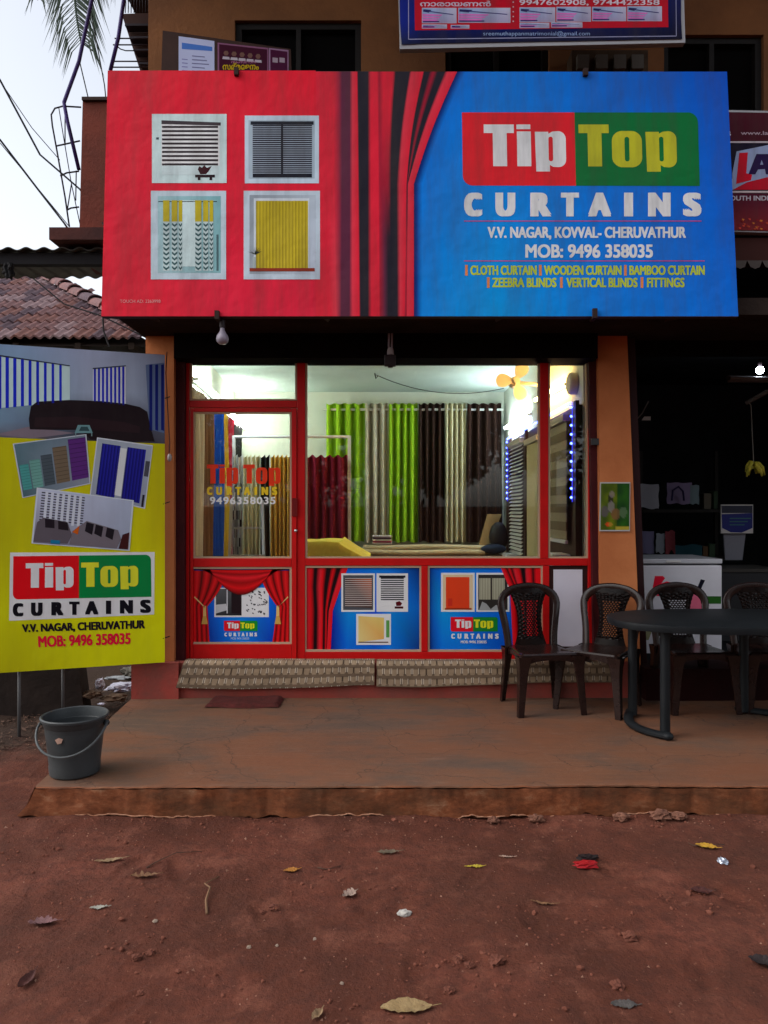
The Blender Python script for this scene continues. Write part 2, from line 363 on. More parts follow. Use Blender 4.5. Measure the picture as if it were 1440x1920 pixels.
def ground_mat():
    m = bpy.data.materials.new('red_laterite_earth'); m.use_nodes = True; t = m.node_tree; b = t.nodes['Principled BSDF']
    b.inputs['Roughness'].default_value = .9; b.inputs['Specular IOR Level'].default_value = .2
    tc = t.nodes.new('ShaderNodeTexCoord')
    def nz(sc, det=6, ro=.6):
        n = t.nodes.new('ShaderNodeTexNoise'); n.inputs['Scale'].default_value = sc; n.inputs['Detail'].default_value = det; n.inputs['Roughness'].default_value = ro
        t.links.new(tc.outputs['Object'], n.inputs['Vector']); return n.outputs['Fac']
    def ramp(src, stops):
        r = t.nodes.new('ShaderNodeValToRGB'); e = r.color_ramp.elements
        while len(e) < len(stops): e.new(.5)
        for k, (p, c) in enumerate(stops): e[k].position = p; e[k].color = (*c, 1)
        t.links.new(src, r.inputs[0]); return r.outputs[0]
    def mix(f, a, c2, mode='MIX'):
        x = t.nodes.new('ShaderNodeMixRGB'); x.blend_type = mode
        if isinstance(f, float): x.inputs[0].default_value = f
        else: t.links.new(f, x.inputs[0])
        t.links.new(a, x.inputs[1])
        if isinstance(c2, tuple): x.inputs[2].default_value = (*c2, 1)
        else: t.links.new(c2, x.inputs[2])
        return x.outputs[0]
    base = ramp(nz(1.1, 8), [(.32, (.060, .020, .011)), (.50, (.125, .037, .021)), (.68, (.20, .060, .037))])
    c = mix(ramp(nz(14, 6, .7), [(.42, (0, 0, 0)), (.68, (1, 1, 1))]), base, (.085, .028, .018))
    c = mix(ramp(nz(3.3, 9, .7), [(.52, (0, 0, 0)), (.72, (.8, .8, .8))]), c, (.25, .088, .055))
    c = mix(ramp(nz(.9, 5, .6), [(.50, (0, 0, 0)), (.68, (.7, .7, .7))]), c, (.085, .032, .020))
    c = mix(ramp(nz(60, 3, .6), [(.64, (0, 0, 0)), (.74, (.6, .6, .6))]), c, (.28, .12, .08))
    v = t.nodes.new('ShaderNodeTexVoronoi'); v.inputs['Scale'].default_value = 34; t.links.new(tc.outputs['Object'], v.inputs['Vector'])
    c = mix(ramp(v.outputs['Distance'], [(.015, (.5, .5, .5)), (.04, (0, 0, 0))]), c, (.42, .25, .18))
    # darker earth left of the slab, with a ragged border
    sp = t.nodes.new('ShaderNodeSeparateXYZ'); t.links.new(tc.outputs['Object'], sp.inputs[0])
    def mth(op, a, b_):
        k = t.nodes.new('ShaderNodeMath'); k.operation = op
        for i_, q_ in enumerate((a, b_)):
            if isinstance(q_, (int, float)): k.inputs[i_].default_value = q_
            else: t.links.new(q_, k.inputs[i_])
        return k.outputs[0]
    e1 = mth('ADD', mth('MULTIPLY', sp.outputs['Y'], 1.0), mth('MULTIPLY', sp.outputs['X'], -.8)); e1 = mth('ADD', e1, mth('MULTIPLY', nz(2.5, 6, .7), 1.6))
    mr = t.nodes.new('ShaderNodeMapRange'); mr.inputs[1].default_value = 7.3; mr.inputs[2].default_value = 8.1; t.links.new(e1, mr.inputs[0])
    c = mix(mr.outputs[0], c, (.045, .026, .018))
    t.links.new(c, b.inputs['Base Color'])
    bm_ = t.nodes.new('ShaderNodeBump'); bm_.inputs['Strength'].default_value = 1.0; bm_.inputs['Distance'].default_value = .012
    t.links.new(nz(55, 8, .7), bm_.inputs['Height'])
    b2 = t.nodes.new('ShaderNodeBump'); b2.inputs['Strength'].default_value = .5; b2.inputs['Distance'].default_value = .03
    t.links.new(nz(9, 5), b2.inputs['Height']); t.links.new(b2.outputs[0], bm_.inputs['Normal']); t.links.new(bm_.outputs[0], b.inputs['Normal'])
    return m
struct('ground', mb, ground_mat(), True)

# ================================================================== concrete slab in front of the shop
SL = .18
def slab_mat():
    m = bpy.data.materials.new('dusty_cement_slab'); m.use_nodes = True; t = m.node_tree; b = t.nodes['Principled BSDF']
    b.inputs['Roughness'].default_value = .75; b.inputs['Specular IOR Level'].default_value = .3
    tc = t.nodes.new('ShaderNodeTexCoord'); mp = t.nodes.new('ShaderNodeMapping'); mp.inputs['Scale'].default_value = (.7, 1.5, 1.5); t.links.new(tc.outputs['Object'], mp.inputs[0])
    def nz(sc, det=6, ro=.6, src=None):
        n = t.nodes.new('ShaderNodeTexNoise'); n.inputs['Scale'].default_value = sc; n.inputs['Detail'].default_value = det; n.inputs['Roughness'].default_value = ro
        t.links.new(src or mp.outputs[0], n.inputs['Vector']); return n.outputs['Fac']
    def ramp(src, stops):
        r = t.nodes.new('ShaderNodeValToRGB'); e = r.color_ramp.elements
        while len(e) < len(stops): e.new(.5)
        for k, (p, c) in enumerate(stops): e[k].position = p; e[k].color = (*c, 1)
        t.links.new(src, r.inputs[0]); return r.outputs[0]
    def mix(f, a, c2):
        x = t.nodes.new('ShaderNodeMixRGB'); t.links.new(f, x.inputs[0]); t.links.new(a, x.inputs[1]); x.inputs[2].default_value = (*c2, 1); return x.outputs[0]
    c = ramp(nz(1.3, 9, .62), [(.28, (.185, .066, .030)), (.48, (.175, .074, .038)), (.60, (.140, .078, .050)), (.76, (.105, .076, .058))])
    c = mix(ramp(nz(2.6, 8, .7), [(.46, (0, 0, 0)), (.74, (.6, .6, .6))]), c, (.070, .050, .040))
    c = mix(ramp(nz(7, 8, .75), [(.55, (0, 0, 0)), (.75, (.6, .6, .6))]), c, (.22, .118, .078))
    c = mix(ramp(nz(40, 4, .6), [(.62, (0, 0, 0)), (.75, (.55, .55, .55))]), c, (.10, .07, .055))
    # fine crazing and trowel streaks
    wv = t.nodes.new('ShaderNodeTexVoronoi'); wv.feature = 'DISTANCE_TO_EDGE'; wv.inputs['Scale'].default_value = 1.15
    ds = t.nodes.new('ShaderNodeTexNoise'); ds.inputs['Scale'].default_value = 3; ds.inputs['Detail'].default_value = 6; t.links.new(tc.outputs['Object'], ds.inputs['Vector'])
    av = t.nodes.new('ShaderNodeVectorMath'); av.operation = 'MULTIPLY_ADD'; av.inputs[1].default_value = (.5, .5, .5); t.links.new(ds.outputs['Color'], av.inputs[0]); t.links.new(tc.outputs['Object'], av.inputs[2]); t.links.new(av.outputs[0], wv.inputs['Vector'])
    c = mix(ramp(wv.outputs['Distance'], [(.0, (.65, .65, .65)), (.006, (0, 0, 0))]), c, (.035, .02, .015))
    mp2 = t.nodes.new('ShaderNodeMapping'); mp2.inputs['Scale'].default_value = (1.2, 14, 14); mp2.inputs['Rotation'].default_value = (0, 0, .06); t.links.new(tc.outputs['Object'], mp2.inputs[0])
    c = mix(ramp(nz(2.2, 8, .75, mp2.outputs[0]), [(.50, (0, 0, 0)), (.75, (.5, .5, .5))]), c, (.075, .045, .03))
    c = mix(ramp(nz(2.6, 8, .75, mp2.outputs[0]), [(.56, (0, 0, 0)), (.78, (.55, .55, .55))]), c, (.22, .14, .10))
    # the broken front face is redder and mottled
    g = t.nodes.new('ShaderNodeNewGeometry'); sp = t.nodes.new('ShaderNodeSeparateXYZ'); t.links.new(g.outputs['True Normal'], sp.inputs[0])
    mr = t.nodes.new('ShaderNodeMapRange'); mr.inputs[1].default_value = .45; mr.inputs[2].default_value = .75; mr.inputs[3].default_value = 1; mr.inputs[4].default_value = 0
    t.links.new(sp.outputs['Z'], mr.inputs[0])
    f = ramp(nz(6, 9, .78), [(.30, (.07, .026, .012)), (.44, (.17, .050, .018)), (.55, (.27, .082, .030)), (.64, (.34, .15, .075)), (.74, (.58, .36, .24))])
    f = mix(ramp(nz(2.1, 6, .7), [(.46, (0, 0, 0)), (.66, (.75, .75, .75))]), f, (.075, .038, .018))
    x = t.nodes.new('ShaderNodeMixRGB'); t.links.new(mr.outputs[0], x.inputs[0]); t.links.new(c, x.inputs[1]); t.links.new(f, x.inputs[2])
    t.links.new(x.outputs[0], b.inputs['Base Color'])
    k = t.nodes.new('ShaderNodeBump'); k.inputs['Strength'].default_value = .45; k.inputs['Distance'].default_value = .01
    t.links.new(nz(30, 8, .7), k.inputs['Height']); t.links.new(k.outputs[0], b.inputs['Normal'])
    return m
SLABM = slab_mat()
mb = MB()
def slab_left(y): return -1.815-(y-3.88)/(5.84-3.88)*.115
XR = 7.0
def slab_edge_y(x): return 3.88+.018*noise.noise((x*1.3, 0, 4))+.006*noise.noise((x*9, 0, 4))+.015*(x+1.8)/4
NU = 420
xs = [slab_left(3.88)+(2.75-slab_left(3.88))*i/NU for i in range(NU+1)]+[3.2, 4, 5, 6, XR]
ys = [0, .004, .012, .04, .12, .3, .6, 1.0, 1.5, 2.1]
n0 = len(xs)
for j, dy in enumerate(ys):
    for i, x in enumerate(xs):
        ye = slab_edge_y(x); y = ye+dy
        xx = x if i else x-(y-3.88)/1.96*.115
        z = SL+.004*noise.noise((x*1.5, y*1.5, 0))-(.010 if j == 0 else .003 if j == 1 else 0)+(.004*noise.noise((x*16, 0, y*9)) if j < 3 else 0)
        mb.v.append((xx, y, z))
for j in range(len(ys)-1):
    for i in range(n0-1): a = j*n0+i; mb.f.append((a, a+1, a+n0+1, a+n0)); mb.c.append((1, 1, 1))
base = len(mb.v)
low = [-.012, -.05, -.09]
def lip(x): return .022+.030*noise.noise((x*1.7, 0, 7))+.020*noise.noise((x*8, 0, 2))+.012*noise.noise((x*25, 0, 2))
for j in range(7):
    for i, x in enumerate(xs):
        ye = slab_edge_y(x); L = lip(x); zt = SL-.014; 
        if j < 4: z = zt+(L-zt)*j/3; y = ye-.002-.009*noise.noise((x*9, z*14, 2))-.006*noise.noise((x*32, z*32, 2))
        elif j == 4: z = L-.004; y = ye+.03
        elif j == 5: z = L-.03; y = ye+.035+.02*noise.noise((x*12, 0, 5))
        else: z = -.1; y = ye+.0+.03*noise.noise((x*9, 3, 5))
        if i < 14: x -= (1-i/14)**1.5*max(0, .16-z)*.55*(1+.6*noise.noise((0, z*20, 3)))
        mb.v.append((x, y, z))
for j in range(6):
    for i in range(n0-1): a = base+j*n0+i; mb.f.append((a, a+n0, a+n0+1, a+1)); mb.c.append((1, 1, 1))
# pale mortar crust along the broken lower edge
crust = MB()
for k in range(60):
    xa = -1.8+4.6*k/60; 
    if noise.noise((xa*2.3, 5, 1)) < -.12: continue
    P_ = []
    for i in range(6): x = xa+.077*i/5; P_.append((x, slab_edge_y(x)-.004-.005*noise.noise((x*10, 0, 2)), lip(x)+.003))
    crust.tube(P_, lambda s_: .0035+.0028*noise.noise((xa*20, s_*9, 3)), 5)
# left side face
sb = len(mb.v)
for k in range(14):
    y = 3.88+2.1*k/13
    for z in (SL-.004, .1, .02, -.1): mb.v.append((slab_left(y)-max(0, .16-z)*.55+.02*noise.noise((0, y*9, z*9)), y, z))
for k in range(13):
    for q in range(3): a = sb+k*4+q; mb.f.append((a, a+1, a+5, a+4)); mb.c.append((1, 1, 1))
o = struct('concrete_slab', mb, SLABM, 50)
struct('slab_crust', crust, mat('pale_mortar', (.50, .27, .17), .9, (.36, .15, .08), 20, .5, 60))

# ================================================================== main shop building
B = thing('shop_building', 'two storey orange painted building with the curtain shop on its ground floor', 'building', (0, 5.85, 0))
YF = 5.85
def pr(name, f, m, parent=None, **k):
    q = MB(); f(q); return part(name, q, m, parent or B, **k)
pr('pillar', lambda q: frontbox(q, 273, 560, 326, 1244, 5.75, .35), ORANGE)
pr('pillar', lambda q: frontbox(q, 1120, 560, 1173, 1262, 5.75, .35, 1128, 1202), ORANGE)
pr('plinth', lambda q: (q.box((-1.93, 5.70, -.05), (1.94, 5.99, .4495)),), REDPL)
pr('plinth_end', lambda q: q.box((-1.915, 5.665, -.05), (-1.56, 5.70, .455)), REDPL)
pr('canopy', lambda q: q.box((-1.86, 5.12, 2.955), (6, 6.0, 3.07)), CONC)
pr('room_floor', lambda q: q.box((-1.9, 5.99, .30), (1.75, 10.1, .449)), mat('grey_mosaic_floor', (.28, .25, .22), .3, (.2, .18, .16), 8))
def lw(q):
    q.hexa([(-1.84, 5.98, .4), (-1.75, 5.98, .4), (-2.0, 10.0, .4), (-2.1, 10.0, .4), (-1.84, 5.98, 3.19), (-1.75, 5.98, 3.19), (-2.0, 10.0, 3.19), (-2.1, 10.0, 3.19)])
pr('side_wall', lw, CREAM)
pr('side_wall', lambda q: q.box((1.607, 5.98, .4), (1.72, 10.0, 3.19)), CREAM)
pr('back_wall', lambda q: q.box((-2.1, 10.0, .4), (1.72, 10.12, 3.19)), CREAM)
pr('ceiling', lambda q: q.box((-2.1, 5.98, 3.19), (1.72, 10.12, 3.30)), CEIL)
pr('shutter_box', lambda q: frontbox(q, 326, 590, 1121, 671.5, 5.66, .30), BLACKW)
pr('shutter_guide', lambda q: frontbox(q, 326.5, 671, 346, 1239, 5.80, .17), MAROON)
pr('shutter_guide', lambda q: frontbox(q, 1104, 671, 1120, 1239, 5.80, .17, 1114, 1127), MAROON)
# upper storey: wall pieces round three dark windows, a roof slab running out over the front
YU = 6.12
zt = 6.6
def uw(q):
    zb = 3.31
    w1, w2, w3 = (X(440, YU), X(677, YU), Z(38, YU)), (X(835, YU), X(1030, YU), Z(60, YU)), (X(1245, YU), X(1432, YU), Z(65, YU))
    edges = [X(278, YU), w1[0], w1[1], w2[0], w2[1], w3[0], w3[1], 6.0]
    for a, b in ((0, 1), (2, 3), (4, 5), (6, 7)): q.box((edges[a], YU, zb), (edges[b], YU+.2, zt))
    for w in (w1, w2, w3): q.box((w[0], YU, w[2]), (w[1], YU+.2, zt)); q.box((w[0], YU, zb), (w[1], YU+.2, 3.9))
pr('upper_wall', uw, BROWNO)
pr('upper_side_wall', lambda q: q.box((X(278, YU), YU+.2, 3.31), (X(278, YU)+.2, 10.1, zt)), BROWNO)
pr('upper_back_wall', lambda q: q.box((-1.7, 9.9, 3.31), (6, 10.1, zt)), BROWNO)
pr('roof_slab', lambda q: q.box((-2.5, 4.2, zt), (6.3, 10.5, zt+.14)), CONC)
for (a, b, c) in ((440, 677, 38), (835, 1030, 60), (1245, 1432, 65)):
    w = pr('window', lambda q: q.box((X(a, YU), YU+.10, 3.9), (X(b, YU), YU+.15, Z(c, YU))), DARK)
    def fr(q):
        x0, x1, z1 = X(a, YU), X(b, YU), Z(c, YU)
        q.box((x0, YU+.04, 3.9), (x0+.05, YU+.10, z1)); q.box((x1-.05, YU+.04, 3.9), (x1, YU+.10, z1)); q.box((x0+.05, YU+.04, z1-.05), (x1-.05, YU+.10, z1)); q.box(((x0+x1)/2-.02, YU+.04, 3.9), ((x0+x1)/2+.02, YU+.10, z1-.05))
    pr('window_frame', fr, mat('dark_window_frame', (.012, .009, .008), .6), w)
# notice board with posters leaning above the sign
nb = thing('notice_board', 'dark wooden notice board pasted with posters above the left of the sign', 'notice board', (X(420, 5.9), 5.9, 4.9))
YN = 5.9
def nbp(px, py, l=0): return PT(px, py, YN-l)
q = MB(); pts = [(305, 57), (545, 92), (548, 200), (300, 200)]
f = [PT(x, y, YN) for x, y in pts]; k = [p+Vector((0, .03, 0)) for p in f]
q.add(f+k, [(0, 1, 2, 3), (7, 6, 5, 4), (0, 4, 5, 1), (1, 5, 6, 2), (2, 6, 7, 3), (3, 7, 4, 0)]); part('board', q, mat('dark_wood_board', (.035, .014, .010), .7, (.05, .02, .014), 8), nb)
P = Print((0, YN, 0), (0, -1, 0), .9)
P.quad([(335, 68), (402, 77), (402, 150), (335, 150)], (150, 155, 185), 2)
P.quad([(341, 80), (398, 88), (398, 96), (341, 92)], (60, 95, 160), 3)
for k in range(6): P.quad([(360, 104+k*7), (384+4*(k % 3), 106+k*7), (384+4*(k % 3), 108+k*7), (360, 106+k*7)], (95, 95, 125), 3)
for k in range(5): P.quad([(341, 110+k*7), (352, 111+k*7), (352, 113+k*7), (341, 112+k*7)], (110, 110, 150), 3)
P.quad([(408, 80), (503, 90), (503, 150), (408, 150)], (110, 70, 95), 2)
P.quad([(411, 83), (501, 93), (501, 150), (411, 150)], (52, 14, 34), 3)
for k in range(5):
    P.poly([(424+k*15+5*math.cos(t), 100+k*1.5+5*math.sin(t)) for t in [i*math.pi/3 for i in range(6)]], (92, 66, 60), 4)
    P.quad([(418+k*15, 106+k*1.5), (430+k*15, 107+k*1.5), (431+k*15, 112+k*1.5), (417+k*15, 111+k*1.5)], (150, 140, 150), 4)
P.text('സമ്മേളനം', (418, 118, 485, 134), (150, 125, 20), 5, fat=(.4, .3))
P.text('സംസ്ഥാന', (434, 113, 480, 119), (150, 90, 120), 5)
P.quad([(504, 90), (541, 94), (541, 150), (504, 150)], (120, 90, 115), 2)
P.quad([(507, 93), (539, 97), (539, 150), (507, 150)], (58, 18, 44), 3)
for k in range(2): P.quad([(511+k*13, 108), (521+k*13, 109), (521+k*13, 118), (511+k*13, 117)], (130, 115, 125), 4)
part('poster', P.mb, PAPER, nb, colour=True)
# small things high on the wall
q = MB(); q.box((X(1072, 5.95), 5.95, Z(135, 5.95)), (X(1215, 5.95), 6.11, Z(94, 5.95)))
mt = thing('meter_board', 'dusty wooden electricity meter board under the matrimonial sign', 'meter board', (X(1140, 6.1), 6.1, Z(135, 6.1)))
part('board', q, mat('dusty_brown_wood', (.10, .06, .035), .8, (.06, .035, .02), 9), mt)
for k, xx in enumerate((1083, 1118, 1152, 1185)):
    q = MB(); q.box((X(xx, 5.9), 5.90, Z(128, 5.9)), (X(xx+22, 5.9), 5.948, Z(102, 5.9)))
    part('meter', q, mat('grey_meter_case', (.13, .11, .09), .5), mt)

# ================================================================== the glazed shopfront
G = thing('glazed_shopfront', 'red framed glass shopfront with a door on its left and three panes', 'shopfront', (0, YF, .45))
def rail(x0, y0, x1, y1, parent=G, name='frame_rail', Y=YF, d=.06, m=REDP, x0b=None, x1b=None):
    q = MB(); frontbox(q, x0, y0, x1, y1, Y, d, x0b, x1b); return bevel(part(name, q, m, parent), .003)
rail(346, 672, 355, 1236)
rail(557, 672, 572, 1236)
rail(1103, 672, 1114.5, 1236)
rail(355.3, 751, 556.7, 764)                 # below the transom
rail(572.3, 1047, 1102.7, 1060.5)
rail(572.3, 1222.5, 1102.7, 1236)
rail(790, 1061, 802, 1222)
rail(1013, 672, 1028, 1046.6)
rail(1018, 1061, 1030, 1222)
def pane(x0, y0, x1, y1, parent=G, Y=YF, name='glass_pane'):
    q = MB(); frontbox(q, x0+2, y0+2, x1-2, y1-2, Y+.028, .004); p = part(name, q, GLASS, parent)
    def bd(q):
        for (a, b, c, d) in ((x0, y0, x1, y0+3), (x0, y1-3, x1, y1), (x0, y0+3, x0+3.4, y1-3), (x1-3.4, y0+3, x1, y1-3)): frontbox(q, a, b, c, d, Y+.010, .04)
    qq = MB(); bd(qq); part('glazing_bead', qq, BEAD, p)
    return p
pane(355.3, 672, 556.7, 750.7, name='transom_pane')
pane(572.3, 672, 1012.7, 1046.7, name='main_pane')
pane(1028.3, 672, 1102.7, 1046.7, name='narrow_pane')
# the door
Dr = rail(356.5, 765.5, 362, 1235, name='door', Y=YF-.012, d=.05)
for a in ((547, 765.5, 556, 1235), (362.3, 765.5, 546.7, 772), (362.3, 1047, 546.7, 1063), (362.3, 1208, 546.7, 1235)):
    rail(*a, parent=Dr, name='door_rail', Y=YF-.012, d=.05)
pane(362.3, 772.3, 546.7, 1046.7, Dr, YF-.012, 'door_pane')
q = MB(); frontbox(q, 547.5, 934, 557.5, 968, YF-.022, .01); part('push_plate', q, mat('dark_red_plate', (.16, .008, .008), .4), Dr)
q = MB(); c = PT(555, 995, YF-.02); q.tube([c, c+Vector((0, -.02, 0))], .012, 12); part('lock_knob', q, STEEL, Dr, True)
P = Print((0, YF+.012, 0), (0, -1, 0), 1.0)
_i = ILL; ILL = .42
def putd(pts, c, h):
    def mp(u, v): return 388+(u-88)/(1275-88)*138, 871+(v-175)/(465-175)*40
    P.poly([mp(*p) for p in pts], c, 2, [[mp(*p) for p in hh] for hh in h])
logo_letters(putd, (205, 40, 18), (205, 40, 18))
P.curtains([(388, 913), (520, 913), (520, 928), (388, 928)], (165, 135, 30), 2)
P.text('9496358035', (394, 932, 516, 945), (160, 165, 170), 2, 0, 1.15, fat=(.5, .4))
ILL = _i
part('door_lettering', P.mb, VINYL2, Dr, colour=True)

def panel(x0, y0, x1, y1, parent=G, Y=YF, name='lower_panel'):
    q = MB(); frontbox(q, x0+2, y0+2, x1-2, y1-2, Y+.022, .01); p = part(name, q, mat('plywood_back', (.3, .2, .12), .7), parent)
    return p
def pframe(x0, y0, x1, y1, parent, Y=YF):
    qq = MB()
    for (a, b, c, d) in ((x0, y0, x1, y0+3.5), (x0, y1-4, x1, y1), (x0, y0+3.5, x0+4, y1-4), (x1-4, y0+3.5, x1, y1-4)): frontbox(qq, a, b, c, d, Y+.008, .03)
    return part('panel_bead', qq, BEAD, parent)
# prints of the lower panels ---------------------------------------------------
def fold_cols(P, keys_top, keys_bot, y0, y1, layer, nrow=6, curve=0.):
    """keys: [(x, colour)] at the top, x list at the bottom"""
    rows = []; cs = [c for x, c in keys_top]
    for j in range(nrow+1):
        t = j/nrow; rows.append((y0+(y1-y0)*t, [a*(1-t)+b*t-curve*math.sin(math.pi*t) for (a, _), b in zip(keys_top, keys_bot)]))
    P.cols(rows, cs, layer)
def tie_drape(P, side, x0, xw, xt, y0, yt, y1, xb, layer):
    """gathered stage drape: wide at the top, pinched at the tie, hanging below"""
    n = 15; D, Rr, H = (60, 4, 8), (150, 10, 16), (205, 22, 28)
    cs = [(D, Rr, H, Rr)[k % 4] for k in range(n)]
    rows = []; m = 9
    for j in range(m+1):
        t = j/m; y = y0+(yt-y0)*t; w = xw+(xt-xw)*(t**1.6) if side > 0 else xw+(xt-xw)*(t**1.6)
        rows.append((y, [x0+(w-x0)*k/(n-1) for k in range(n)]))
    for j in range(1, 5):
        t = j/4; y = yt+(y1-yt)*t; w = xt+(xb-xt)*t
        rows.append((y, [x0+(w-x0)*k/(n-1) for k in range(n)]))
    P.cols(rows, cs, layer)
p1 = panel(357, 1063, 547, 1208, Dr, YF-.012); pframe(357, 1063, 547, 1208, p1, YF-.012)
P = Print((0, YF-.012+.021, 0), (0, -1, 0))
P.cols([(1067, [361, 400, 452, 505, 543]), (1130, [361, 400, 452, 505, 543]), (1204, [361, 400, 452, 505, 543])], [[(0, 25, 80), (0, 60, 150), (0, 115, 195), (0, 60, 150), (0, 25, 80)], [(0, 30, 100), (0, 80, 180), (0, 105, 195), (0, 80, 180), (0, 30, 100)], [(0, 15, 60), (0, 55, 140), (0, 95, 180), (0, 50, 140), (0, 15, 60)]], 1)
P.quad([(402, 1102), (504, 1102), (504, 1157), (402, 1157)], (195, 200, 205), 2)
P.quad([(405, 1104), (453, 1104), (453, 1154), (405, 1154)], [(70, 72, 74), (60, 60, 62), (24, 24, 26), (45, 45, 48)], 3)
P.quad([(434, 1108), (452, 1108), (452, 1150), (434, 1150)], (28, 20, 24), 4)
P.quad([(405, 1134), (424, 1132), (426, 1144), (405, 1150)], (150, 150, 152), 4)
P.quad([(425, 1104), (427, 1104), (427, 1150), (425, 1150)], (160, 160, 165), 5)
P.quad([(457, 1104), (502, 1104), (502, 1154), (457, 1154)], (176, 178, 180), 3)
rnd = random.Random(3)
for k in range(60):
    a, b = 461+rnd.random()*38, 1106+rnd.random()*44
    if 477 < a < 482: continue
    P.quad([(a, b), (a+3, b+1), (a+2.4, b+3), (a+.5, b+2.4)], (50, 50, 55), 4+(k % 3))
tie_drape(P, 1, 361, 425, 389, 1070, 1137, 1204, 393, 7)
tie_drape(P, -1, 543, 487, 520, 1070, 1137, 1204, 511, 7)
for (sx, a, b) in ((1, 384, 364), (-1, 521, 541)):
    P.quad([(b, 1120), (b+1.5*sx, 1118), (a+1, 1138), (a-1, 1139)], (170, 140, 90), 9)
    P.quad([(a-2.5, 1136), (a+2.5, 1136), (a+3, 1156), (a-3, 1156)], (175, 145, 88), 9)
    P.poly([(a-3, 1155), (a+3, 1155), (a+6, 1170), (a-6, 1170)], (160, 125, 62), 10)
cs = [(95, 6, 10), (185, 16, 22), (110, 8, 12), (205, 24, 32), (120, 8, 12), (170, 14, 20), (60, 4, 8)]
rows = []
for k in range(7):
    t = k/6; xs_ = [362+181*i/16 for i in range(17)]
    rows.append(([1067+(2+40*t)*(math.sin(math.pi*(i/16)))**.85*(.35+.65*t)*1.15-(0 if k else 0) for i in range(17)], [452+(x-452)*(1-.35*t) for x in xs_]))
P.cols(rows, [[c]*17 for c in cs], 11)
logo(P, [(420, 1164), (483, 1164), (483, 1183), (420, 1183)], 3, (205, 20, 30), (20, 110, 40), (220, 220, 220), (200, 190, 30))
P.curtains([(421, 1186), (482, 1186), (482, 1193), (421, 1193)], (200, 205, 215), 4); P.text('MOB: 9496 358035', (433, 1195, 467, 1199), (160, 170, 190), 4, .0)
part('printed_sheet', P.mb, VINYL2, p1, colour=True)

p2 = panel(572.3, 1061, 789.7, 1222); pframe(570.5, 1061, 790.5, 1222, p2)
P = Print((0, YF+.021, 0), (0, -1, 0))
BK, RD, RH = (18, 8, 14), (200, 12, 22), (225, 30, 40)
P.cols([(1065, [574, 640, 662, 700, 730, 787]), (1140, [574, 620, 655, 700, 730, 787]), (1219, [574, 620, 650, 700, 730, 787])],
       [[(0, 40, 110), (0, 60, 150), (0, 85, 180), (0, 95, 190), (0, 90, 190), (0, 35, 90)], [(0, 20, 90), (0, 20, 120), (0, 110, 200), (0, 60, 170), (0, 105, 195), (0, 75, 150)], [(0, 15, 60), (0, 20, 100), (0, 80, 170), (0, 70, 160), (0, 90, 185), (0, 40, 100)]], 1)
top = [574, 579, 584, 590, 594, 602, 606, 613, 620, 626, 632, 638, 643, 652]
mid = [574, 578, 583, 590, 594, 600, 604, 607, 609, 612, 614, 616, 617, 624]
col = [RD, RH, RD, BK, BK, RH, RD, BK, BK, RD, BK, BK, RH, RD]
P.cols([(1065, top), (1100, [a*.62+b*.38-2 for a, b in zip(top, mid)]), (1145, mid), (1219, [a-1 if k < 11 else a-4 for k, a in enumerate(mid)])], col, 2)
def ph(P, x0, y0, x1, y1, layer, inner=None, border=(195, 200, 208), b=3.5):
    P.rect(x0, y0, x1, y1, border, layer)
    if inner: P.rect(x0+b, y0+b, x1-b, y1-b, inner, layer+1)
def venetian(P, x0, y0, x1, y1, n, dark, light, layer, duty=.5, head=None):
    P.rect(x0, y0, x1, y1, light, layer)
    h = (y1-y0)/n
    for k in range(n): P.rect(x0, y0+k*h, x1, y0+(k+duty)*h, dark, layer+1)
    if head: P.rect(x0-3, y0-4, x1+3, y0, dark, layer+1)
ph(P, 640, 1075, 703, 1147, 3, (60, 62, 66)); P.quad([(648, 1084), (697, 1084), (697, 1140), (648, 1137)], [(58, 40, 36), (150, 80, 50), (60, 45, 42), (70, 60, 55)], 5)
for k in range(14): P.rect(647, 1084+k*3.9, 697, 1085.3+k*3.9, (150, 142, 138), 6)
ph(P, 706, 1075, 765, 1147, 3, (200, 203, 208)); venetian(P, 714, 1083, 757, 1127, 11, (30, 30, 34), (205, 205, 210), 5, .55, True)
P.rect(714, 1128, 757, 1137, (180, 183, 190), 5); P.poly([(742, 1129), (749, 1127), (754, 1131), (751, 1136), (743, 1136)], (70, 12, 20), 6); P.rect(740, 1137, 756, 1141, (50, 14, 20), 6)
ph(P, 668, 1151, 733, 1209, 3, (205, 205, 205)); P.quad([(672, 1155), (720, 1158), (720, 1198), (672, 1204)], [(195, 150, 90), (205, 155, 85), (190, 130, 70), (200, 160, 105)], 5); P.rect(724, 1163, 730, 1195, (70, 120, 60), 5); P.rect(672, 1203, 728, 1205, (70, 50, 45), 6)
part('printed_sheet', P.mb, VINYL2, p2, colour=True)

p3 = panel(802.3, 1061, 1017.7, 1222); pframe(801.5, 1061, 1018.5, 1222, p3)
P = Print((0, YF+.021, 0), (0, -1, 0))
P.cols([(1065, [805, 830, 880, 950, 975, 1015]), (1140, [805, 830, 880, 950, 975, 1015]), (1219, [805, 830, 880, 950, 975, 1015])],
       [[(0, 50, 125), (0, 85, 175), (0, 95, 190), (0, 80, 175), (0, 20, 90), (0, 15, 60)], [(0, 70, 150), (0, 115, 205), (0, 90, 185), (0, 85, 180), (0, 15, 100), (0, 15, 60)], [(0, 45, 115), (0, 90, 185), (0, 90, 185), (0, 60, 150), (0, 10, 70), (0, 15, 60)]], 1)
top = [939, 944, 950, 954, 959, 964, 971, 977, 983, 987, 993, 999, 1005, 1014]
bot = [956, 962, 968, 970, 972, 974, 980, 984, 986, 989, 996, 1001, 1006, 1014]
